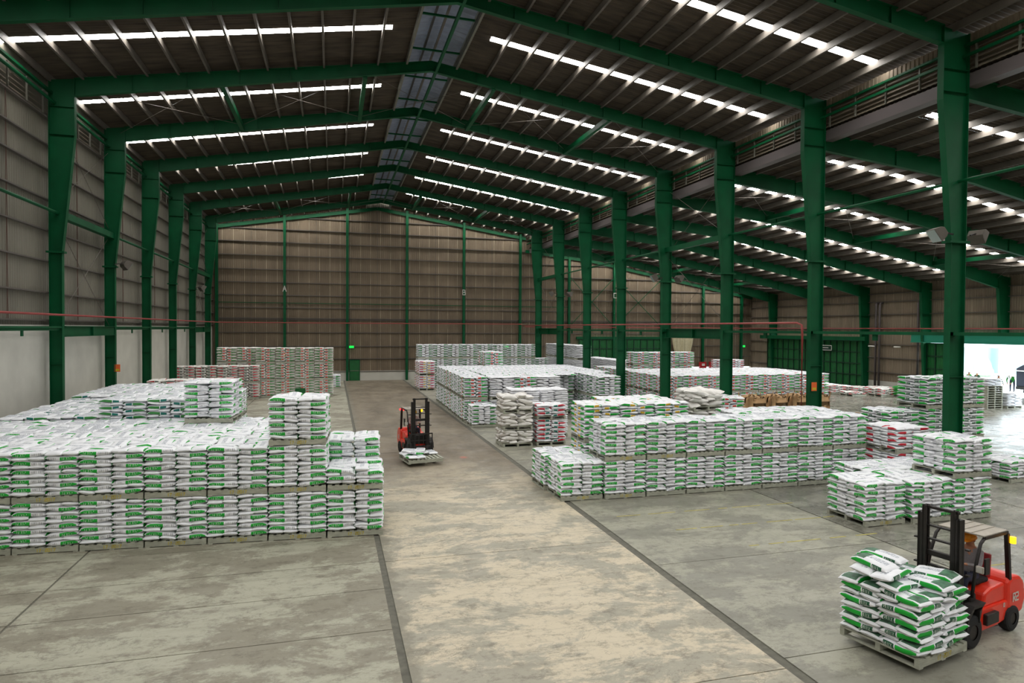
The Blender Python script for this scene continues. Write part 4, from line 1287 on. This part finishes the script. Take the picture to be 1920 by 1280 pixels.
def person(name, P, mats, label, head_m, loc, rz, scale=1.0, hand=True):
    """P: joints for pelvis, chest, neck, head, shoulders, elbows, hands, knees, feet (local, metres)"""
    J = {k_: v_ for k_, v_ in P.items() if k_ != 'face'}
    J['belly'] = tuple((Vector(P['pelvis']) + Vector(P['chest'])) / 2)
    rad = {'pelvis': (.15, .12), 'belly': (.145, .11), 'chest': (.17, .12), 'neck': .055, 'head': (.085, .1), 'crown': (.075, .085),
           'shL': .065, 'shR': .065, 'elL': .045, 'elR': .045, 'haL': .03, 'haR': .03, 'hipL': .09, 'hipR': .09, 'knL': .062, 'knR': .062,
           'anL': .045, 'anR': .045, 'toL': .038, 'toR': .038}
    J['crown'] = tuple(Vector(P['head']) + (Vector(P['head']) - Vector(P['neck'])).normalized() * .1)
    bones = [('pelvis', 'belly'), ('belly', 'chest'), ('chest', 'neck'), ('neck', 'head'), ('head', 'crown'), ('chest', 'shL'), ('chest', 'shR'), ('shL', 'elL'), ('shR', 'elR'),
             ('elL', 'haL'), ('elR', 'haR'), ('pelvis', 'hipL'), ('pelvis', 'hipR'), ('hipL', 'knL'), ('hipR', 'knR'), ('knL', 'anL'), ('knR', 'anR'), ('anL', 'toL'), ('anR', 'toR')]
    zones = {'head': 1, 'crown': 1, 'neck': 1, 'haL': 0, 'haR': 0, 'hipL': 2, 'hipR': 2, 'knL': 2, 'knR': 2, 'anL': 2, 'anR': 2, 'toL': 3, 'toR': 3}
    for sd in 'LR':
        h = Vector(P['ha' + sd]); f_ = (h - Vector(P['el' + sd])).normalized()
        side = f_.cross(Vector((0, 0, 1)));
        if side.length < .1: side = Vector((1, 0, 0))
        side.normalize(); dn = side.cross(f_) * (1 if (side.cross(f_)).z < 0 else -1)
        J['pa' + sd] = tuple(h + f_ * .07); rad['pa' + sd] = (.034, .018); bones.append(('ha' + sd, 'pa' + sd)); zones['pa' + sd] = 1
        for i, (o_, l_) in enumerate(((-.028, .07), (-.009, .08), (.010, .075), (.028, .06))):
            a = h + f_ * .09 + side * o_
            k1 = a + f_ * l_ * .45 + dn * .008; k2 = k1 + f_ * l_ * .3 + dn * l_ * .4
            for nm_, v_ in (('f%d' % i, k1), ('g%d' % i, k2)):
                J[nm_ + sd] = tuple(v_); rad[nm_ + sd] = .009; zones[nm_ + sd] = 1
            bones += [('pa' + sd, 'f%d' % i + sd), ('f%d' % i + sd, 'g%d' % i + sd)]
        sg = 1 if sd == 'L' else -1
        J['th' + sd] = tuple(h + f_ * .05 + side * .05 * sg + dn * .01); rad['th' + sd] = .011; zones['th' + sd] = 1
        bones.append(('ha' + sd, 'th' + sd))
    root = tag(empty(name, loc, rz, scale), label, 'person')
    add_skin_person('body', J, bones, rad, zones, mats, root)
    hp = Vector(J['head']); up = (Vector(J['crown']) - hp).normalized()
    fwd = Vector(P.get('face', (0, 1, 0))).normalized()
    right = fwd.cross(up).normalized(); fwd = up.cross(right).normalized()
    R = Matrix((right, fwd, up)).transposed().to_4x4(); R.translation = hp
    # helmet with brim
    q = MB(); n = 16
    rows = [[(math.cos(2 * PI * i / n) * r * 1.0, math.sin(2 * PI * i / n) * r * 1.18, z) for i in range(n)] for r, z in ((.118, .035), (.115, .08), (.095, .13), (.055, .16), (.01, .17))]
    brim = [(math.cos(2 * PI * i / n) * .125, math.sin(2 * PI * i / n) * (.20 if math.sin(2 * PI * i / n) > 0 else .15), .03) for i in range(n)]
    rows = [brim] + rows
    for a, b in zip(rows[:-1], rows[1:]):
        for i in range(n): q.quad(a[i], a[(i + 1) % n], b[(i + 1) % n], b[i])
    hm = q.build('hard_hat', head_m, root, smooth=True); hm.matrix_local = R
    # face
    fc = MB()
    for sx in (-.033, .033): fc.box(sx - .013, sx + .013, .098, .106, .012, .024, 0)
    fc.box(-.024, .024, .098, .106, -.058, -.05, 1)
    for sx in (-1, 1): fc.box(sx * .088 - .008, sx * .088 + .008, -.02, .015, -.02, .03, 2)
    fc.prism([(.09, .02), (.125, -.02), (.09, -.028)], -.012, .012, 2)
    ff = fc.build('face', [HAIR, mat('lips', (150, 80, 74), .6), SKIN], root); ff.matrix_local = R
    hr = MB().tube([(0, -.035, -.05), (0, -.045, .02), (0, -.03, .06)], [.075, .09, .085], 10).build('hair', HAIR, root, smooth=True); hr.matrix_local = R
    return root
SEATED = {'pelvis': (0, 0, 0), 'chest': (0, -.02, .42), 'neck': (0, 0, .60), 'head': (0, .03, .72), 'shL': (-.19, 0, .50), 'shR': (.19, 0, .50),
          'elL': (-.25, .16, .28), 'elR': (.26, .14, .27), 'haL': (-.13, .38, .32), 'haR': (.15, .36, .30), 'hipL': (-.1, .06, 0), 'hipR': (.1, .06, 0),
          'knL': (-.13, .42, .04), 'knR': (.13, .42, .04), 'anL': (-.13, .5, -.36), 'anR': (.13, .5, -.36), 'toL': (-.13, .66, -.40), 'toR': (.13, .66, -.40)}
STAND = {'pelvis': (0, 0, .92), 'chest': (0, 0, 1.30), 'neck': (0, 0, 1.47), 'head': (0, .02, 1.59), 'shL': (-.19, 0, 1.38), 'shR': (.19, 0, 1.38),
         'elL': (-.3, .02, 1.14), 'elR': (.3, .02, 1.14), 'haL': (-.26, .16, .98), 'haR': (.26, .16, .98), 'hipL': (-.1, 0, .88), 'hipR': (.1, 0, .88),
         'knL': (-.12, .02, .48), 'knR': (.12, .02, .48), 'anL': (-.12, 0, .08), 'anR': (.12, 0, .08), 'toL': (-.13, .16, .04), 'toR': (.13, .16, .04)}
BEND = dict(STAND); BEND.update({'pelvis': (0, -.1, .88), 'chest': (0, .25, 1.10), 'neck': (0, .40, 1.18), 'head': (0, .50, 1.17), 'shL': (-.19, .30, 1.14), 'shR': (.19, .30, 1.14),
                                 'elL': (-.22, .42, .88), 'elR': (.22, .42, .88), 'haL': (-.12, .58, .70), 'haR': (.12, .58, .70), 'face': (0, .7, -.7)})

# ------------------------------------------------------------------ forklifts
def wheel(parent, x, y, r, wdt):
    q = MB(); n = 28
    prof = [(.45, -.5), (.8, -.5), (.95, -.42), (1, -.25), (1, .25), (.95, .42), (.8, .5), (.45, .5)]
    rows = []
    for rr, xx in prof:
        rows.append([(xx * wdt, math.cos(2 * PI * i / n) * rr * r * (1.0 if (rr < .99 or i % 2) else .965), math.sin(2 * PI * i / n) * rr * r * (1.0 if (rr < .99 or i % 2) else .965)) for i in range(n)])
    for a, b in zip(rows[:-1], rows[1:]):
        for i in range(n): q.quad(a[i], a[(i + 1) % n], b[(i + 1) % n], b[i])
    t = q.build('wheel', BLACK, parent); t.location = (x, y, r)
    MB().tube([(-wdt * .42, 0, 0), (wdt * .42, 0, 0)], r * .46, 14).build('hub', DARK, t)
    return t
def forklift(loc, rz, scale, label, driver, number):
    e = tag(empty('forklift', loc, rz, scale), label, 'forklift', None)
    # local: +y towards the forks, x across, origin on the ground under the mast face
    q = MB().prism([(-.15, .30), (-.15, .62), (-.45, .66), (-1.55, .66), (-1.6, .30), (-1.05, .22), (-.5, .22)], -.48, .48); q.build('chassis', ORANGE, e, bevel=.03)
    q = MB().prism([(-1.45, .30), (-1.45, 1.02), (-1.62, 1.14), (-1.95, 1.10), (-2.12, .95), (-2.18, .60), (-2.05, .32)], -.50, .50); cw = q.build('counterweight', ORANGE, e, bevel=.07)
    q = MB()
    for sx in (-1, 1):
        for p in letters('R2', 0, 0, .09, .16, .03):
            q.quad(*[(sx * .512, -1.85 + u.x * (-1 if sx < 0 else 1) + (.22 if sx < 0 else 0), .62 + u.y) for u in p])
        for p in letters('30', 0, 0, .05, .07, .018):
            q.quad(*[(sx * .488, -1.38 + u.x * (-1 if sx < 0 else 1) + (.14 if sx < 0 else 0), .56 + u.y) for u in p])
    q.build('number', WHITE, e)
    q = MB().prism([(-.62, .64), (-.70, .92), (-.95, 1.0), (-1.46, 1.02), (-1.5, .64)], -.44, .44); q.build('engine_hood', ORANGE, e, bevel=.05)
    q = MB().prism([(-.15, .55), (-.15, .98), (-.25, 1.06), (-.36, 1.0), (-.40, .62)], -.44, .44); q.build('dashboard', DARK, e, bevel=.03)
    q = MB().box(-.47, .47, -.7, -.3, .52, .58); q.build('floor_plate', DARK, e)
    for sx in (-1, 1):
        MB().prism([(-.2, .5), (-.2, .72), (-.42, .86), (.0, .86), (.20, .68), (.24, .45), (.2, .45), (.16, .62), (-.02, .80), (-.3, .8)], sx * .5 - .09, sx * .5 + .09).build('fender', DARK, e)
        MB().box(sx * .5 - .06, sx * .5 + .06, -1.0, -.55, .34, .56).build('step_box', DARK, e, bevel=.02)
    # seat
    st = MB().box(-.24, .24, -1.25, -.75, 1.0, 1.1).build('seat', BLACK, e, bevel=.04)
    MB().prism([(-1.22, 1.08), (-1.32, 1.55), (-1.40, 1.55), (-1.36, 1.05)], -.22, .22).build('backrest', mat('red_seat_back', (140, 30, 36), .5), e, bevel=.03)
    # guard
    gp = [(-.50, .46, -.12, .50, -.42, 1.98, .46), (.50, .46, .12, .50, -.42, 1.98, .46)]
    for sx in (-1, 1):
        q = MB(); q.tube([(sx * .45, -.18, .95), (sx * .43, -.36, 1.60), (sx * .42, -.52, 1.95), (sx * .42, -.66, 2.04)], .033, 8); q.build('front_pillar', DARK, e, smooth=True)
        q = MB(); q.bar((sx * .45, -1.62, .60), (sx * .43, -1.50, 2.03), .085, .06); q.build('rear_pillar', DARK, e)
        q = MB(); q.bar((sx * .43, -.64, 2.05), (sx * .43, -1.52, 2.05), .05, .06); q.build('guard_rail', DARK, e)
    q = MB().box(-.44, .44, -1.52, -.62, 2.07, 2.10)
    for xx in (-.2, .0, .2): q.box(xx - .012, xx + .012, -1.5, -.64, 2.10, 2.115)
    q.build('guard_roof', GUARD, e, bevel=.01)
    # mast
    for sx in (-1, 1):
        q = MB().box(sx * .34 - .06, sx * .34 + .06, .02, .07, .12, 2.5).box(sx * .34 - .06, sx * .34 + .06, .14, .19, .12, 2.5).box(sx * .34 + sx * .035 - .022, sx * .34 + sx * .035 + .022, .02, .19, .12, 2.5)
        q.build('outer_mast_rail', DARK, e)
        q = MB().box(sx * .27 - .04, sx * .27 + .04, .06, .10, .15, 2.66).box(sx * .27 - .04, sx * .27 + .04, .16, .2, .15, 2.66).box(sx * .27 + sx * .02 - .015, sx * .27 + sx * .02 + .015, .06, .2, .15, 2.66)
        q.build('inner_mast_rail', DARK, e)
        MB().tube([(sx * .30, -.02, .2), (sx * .30, -.02, 1.95)], .03, 8).build('lift_cylinder', DARK, e)
        MB().box(sx * .43 - .02, sx * .52, .02, .1, 1.92, 1.95).box(sx * .43 - .02, sx * .52, .02, .1, 1.42, 1.45).build('mast_lug', DARK, e)
    for z, d_ in ((2.62, .05), (2.25, .03), (1.98, .03), (1.70, .1), (1.45, .04), (.25, .1)):
        MB().box(-.34, .34, .06, .14, z - d_ / 2, z + d_ / 2).build('mast_crossbar', DARK, e)
    # carriage, load backrest, forks
    q = MB().box(-.5, .5, .21, .26, .18, .26).box(-.5, .5, .21, .26, .5, .58); q.build('carriage', DARK, e)
    q = MB().box(-.52, .52, .27, .30, 1.08, 1.13).box(-.52, -.48, .27, .30, .2, 1.1).box(.48, .52, .27, .30, .2, 1.1)
    for xx in (-.3, -.1, .1, .3): q.box(xx - .012, xx + .012, .275, .295, .2, 1.1)
    q.box(-.5, .5, .275, .295, .8, .83)
    q.build('load_backrest', DARK, e)
    for sx in (-1, 1):
        q = MB().prism([(.30, .10), (.30, .60), (.26, .60), (.26, .06), (.40, .05), (1.45, .055), (1.45, .075), (.42, .10)], sx * .28 - .06, sx * .28 + .06)
        q.build('fork', DARK, e)
    for sx in (-1, 1):
        wheel(e, sx * .46, -.05, .33, .22); wheel(e, sx * .43, -1.62, .27, .2)
        q = MB().box(-.07, .07, .0, .06, -.07, .07); h = q.build('headlight', GUARD, e, bevel=.02); h.location = (sx * .52, -.34, 1.50)
        MB().box(-.05, .05, .06, .065, -.05, .05).build('lamp_glass', WHITE, h)
        m_ = MB().box(-.02, .02, -.08, .08, -.16, .16).build('mirror', DARK, e, bevel=.01); m_.location = (sx * .56, -.48, 1.55)
    MB().tube([(0, -.34, .9), (0, -.48, 1.18)], .025, 8).build('steering_column', DARK, e)
    q = MB(); n = 20; pts = [(math.cos(2 * PI * i / n) * .16, math.sin(2 * PI * i / n) * .15 - .52, 1.2 + math.sin(2 * PI * i / n) * .06) for i in range(n + 1)]
    q.tube(pts, .014, 6); q.bar((-.15, -.52, 1.2), (.15, -.52, 1.2), .02, .02); q.build('steering_wheel', BLACK, e)
    MB().tube([(-.52, -1.55, 1.84), (-.52, -1.55, 1.97)], .055, 10).build('beacon', AMBER, e)
    MB().box(.30, .42, -1.56, -1.53, 1.94, 2.0).box(.46, .52, -1.57, -1.50, 1.96, 2.03).build('rear_lamp', RED_L, e)
    MB().box(.12, .36, -1.44, -1.40, 2.0, 2.03).build('work_lamp', RED_L, e)
    return e
ax = Vector((-math.cos(FANG), -math.sin(FANG)))      # heading of the near forklift
f1 = Vector((9.93, 9.24)) - ax * 1.08
f1 = f1 + Vector((.22, -.97)) * .1
forklift((f1.x, f1.y, 0), PI / 2 + FANG, .93, 'red forklift carrying a full pallet of sacks, driver in orange hard hat', None, 1)
hd = Vector((-math.cos(FANG), -math.sin(FANG), 0))
def fl_point(f, hdg, y, z, sc): return (f[0] + hdg[0] * y * sc, f[1] + hdg[1] * y * sc, z * sc)
person('person', SEATED, [SHIRT, SKIN, TROUSER, BLACK], 'person in orange hard hat and grey shirt driving the forklift with the full load', HELMET, fl_point(f1, hd, -1.0, 1.10, .93), PI / 2 + FANG, .98)
h2 = Vector((math.sin(math.radians(8)), -math.cos(math.radians(8)), 0))
f2 = Vector((3.86, 27.45)) - Vector((h2.x, h2.y)) * 1.12
R2 = PI + math.radians(8)
forklift((f2.x, f2.y, 0), R2, 1.0, 'orange red forklift coming down the aisle with two layers of sacks', None, 2)
person('person', SEATED, [SHIRTP, SKIN, TROUSER, BLACK], 'person in yellow hard hat and checked shirt driving the aisle forklift', HELMETY, fl_point(f2, h2, -.95, 1.16, 1.0), R2, .98)
f3 = Vector((30.2, 62.0))
forklift((f3.x, f3.y, 0), PI, 1.1, 'far forklift with glowing red lamps behind the striped sacks', None, 3)
tag(MB().box(29.6, 30.5, 62.6, 62.64, 2.0, 2.12).build('lamp_bar', RED_L), 'glowing red lamp bar on the far forklift', 'lamp')

# the aisle forklift throws a red warning light on the floor beside it
sp = bpy.data.lights.new('warning_light', 'SPOT'); sp.energy = 900; sp.color = (1, .06, .05); sp.spot_size = math.radians(7); sp.spot_blend = .8; sp.shadow_soft_size = .02
so = bpy.data.objects.new('warning_light', sp); C.objects.link(so); so.location = (4.3, 29.9, 2.05)
so.rotation_euler = (Vector((5.62, 28.2, 0)) - Vector(so.location)).to_track_quat('-Z', 'Y').to_euler()
# ------------------------------------------------------------------ outside the loading door
MB_out = struct('ground')
MB().box(52.6, 140, -30, 120, -.25, -.06).build('yard', GROUND, MB_out)
bd = tag(empty('office_building', (84, 56, 0)), 'white building with tall columns and windows seen through the loading door', 'building')
MB().box(0, 12, -40, 30, 0, 4.2).box(-1.5, 12, -40, 30, 7.0, 11).build('wall', FACADE, bd)
MB().box(.5, 12, -40, 30, 4.2, 7).build('wall', FACADE, bd)
for i in range(8):
    MB().box(-1.4, -.8, -36 + i * 9, -35.2 + i * 9, 0, 7).build('pillar', FACADE, bd)
for i in range(20):
    MB().box(-.05, .02, -38 + i * 3.3, -35.5 + i * 3.3, .3, 3.6).build('window', GLASSM, bd)
def conifer(x, y, h, label):
    e = tag(empty('conifer', (x, y, 0)), label, 'tree', 'clipped conifers in the yard')
    MB().tube([(0, 0, 0), (0, 0, .5)], .12, 6).build('trunk', DARK, e)
    q = MB(); n = 14; rnd = random.Random(int(x * 10))
    rows = [[(math.cos(2 * PI * i / n) * r * rnd.uniform(.9, 1.1), math.sin(2 * PI * i / n) * r * rnd.uniform(.9, 1.1), z * h) for i in range(n)] for r, z in ((.5, .08), (1.0, .15), (.95, .3), (.8, .45), (.62, .6), (.42, .76), (.2, .9), (.03, 1))]
    for a, b in zip(rows[:-1], rows[1:]):
        for i in range(n): q.quad(a[i], a[(i + 1) % n], b[(i + 1) % n], b[i])
    q.build('foliage', CONIFER, e)
conifer(76, 64.5, 3.3, 'pale clipped conifer in the yard, the one by the column edge')
conifer(76, 59.8, 3.3, 'pale clipped conifer in the yard, the one by the truck')
tr = tag(empty('truck', (58, 41, 0), 0), 'truck with dark blue tarpaulin over its load behind the workers', 'truck')
q = MB(); n = 10
arch = [(-1.25, 1.0)] + [(-1.25 + 2.5 * i / n, 2.55 + .55 * math.sin(PI * i / n)) for i in range(n + 1)] + [(1.25, 1.0)]
q.prism([(b * 1.1 , z) for b, z in arch], -.5, 6.5); q.build('tarpaulin', TARP, tr, bevel=.04)
MB().box(-.6, 6.6, -1.3, 1.3, .75, 1.0).build('load_bed', DARK, tr)
MB().box(6.7, 8.3, -1.15, 1.15, .6, 2.6).build('cab', WHITE, tr, bevel=.1)
for xx in (.6, 1.8, 7.3):
    for sy in (-1, 1): wheel(tr, xx, sy * 1.1, .48, .3).rotation_euler = (0, 0, PI / 2)
q = MB().tube([(-.55, -1.45, 2.35), (-.55, 1.45, 2.35)], .05, 6); q.build('rope', WHITE, tr)
person('person', BEND, [SHIRTG, SKIN, TROUSER, BLACK], 'person in bright green shirt bending over the white sacks by the truck', HELMETW, (49.85, 37.0, 1.17), PI / 2 + .3)
person('person', BEND, [SHIRTG, SKIN, TROUSER, BLACK], 'person in bright green shirt and white hat stooping behind the bending one', HELMETW, (49.0, 38.9, .84), -PI / 2 - .6)
person('person', STAND, [SHIRTDG, SKIN, TROUSER, BLACK], 'person in dark green shirt standing outside the loading door', HELMETW, (54.5, 43.5, .5), PI / 2)
person('person', STAND, [SHIRTG, SKIN, TROUSER, BLACK], 'person in green shirt half hidden by the tall green column outside', HELMETW, (54.5, 44.25, .5), -PI / 2)
person('person', STAND, [SHIRTDG, SKIN, TROUSER, BLACK], 'person in dark shirt standing beside the tarpaulin of the truck', HELMETW, (52.8, 40.3, .5), -PI / 2)
dock = MB().box(52.65, 57.2, 38, 47, -.06, .5).build('loading_dock', GROUND, MB_out)

# ------------------------------------------------------------------ small things on the far walls
q = MB().box(-2.98, -2.18, 55.6, 55.66, .25, .75); q.box(-2.62, -2.54, 55.62, 55.66, 0, .25)
tag(q.build('floor_sign', GREEN_DOOR), 'dark green board standing before the tall far block of striped sacks', 'sign')
for x, lab in ((45.0, 'red fire cabinet at the end wall beside the low red stacks, nearer the curtain'), (46.4, 'red fire cabinet at the end wall, the one nearer the room corner')):
    e = tag(empty('fire_cabinet', (x, Y1 - .3, 0)), lab, 'fire cabinet', 'red fire cabinets')
    RC = mat('red_cabinet', (170, 24, 28), .5)
    MB().box(-.45, .45, -.25, .05, .7, 1.7).build('cabinet_body', RC, e, bevel=.02)
    MB().box(-.2, .2, -.27, -.25, 1.2, 1.5).build('cabinet_window', WHITE, e)
    MB().box(-.4, -.3, -.15, 0, 0, .7).box(.3, .4, -.15, 0, 0, .7).build('cabinet_legs', RC, e)
q = MB().box(51.5, 51.53, 57.3, 59.3, 3.65, 4.15)
for z0, z1 in ((3.62, 3.68), (4.12, 4.18)): q.box(51.46, 51.5, 57.3, 59.3, z0, z1, 1)
for y in (57.3, 59.24): q.box(51.46, 51.5, y, y + .06, 3.62, 4.18, 1)
q.box(51.46, 51.49, 57.8, 58.6, 3.86, 3.94, 1)
tag(q.build('arrow_sign', [BARS, WHITE]), 'small white framed sign hanging before the green sliding door', 'sign')
for i in range(2):
    tag(MB().tube([(51.0, 48.2 + 3 * i, 4.25), (51.0, 48.9 + 3 * i, 4.25)], .06, 8).build('lamp_tube', WHITE), ['white lamp on the side wall beside the grey drain pipes', 'white lamp on the side wall between the two green doors'][i], 'lamp')
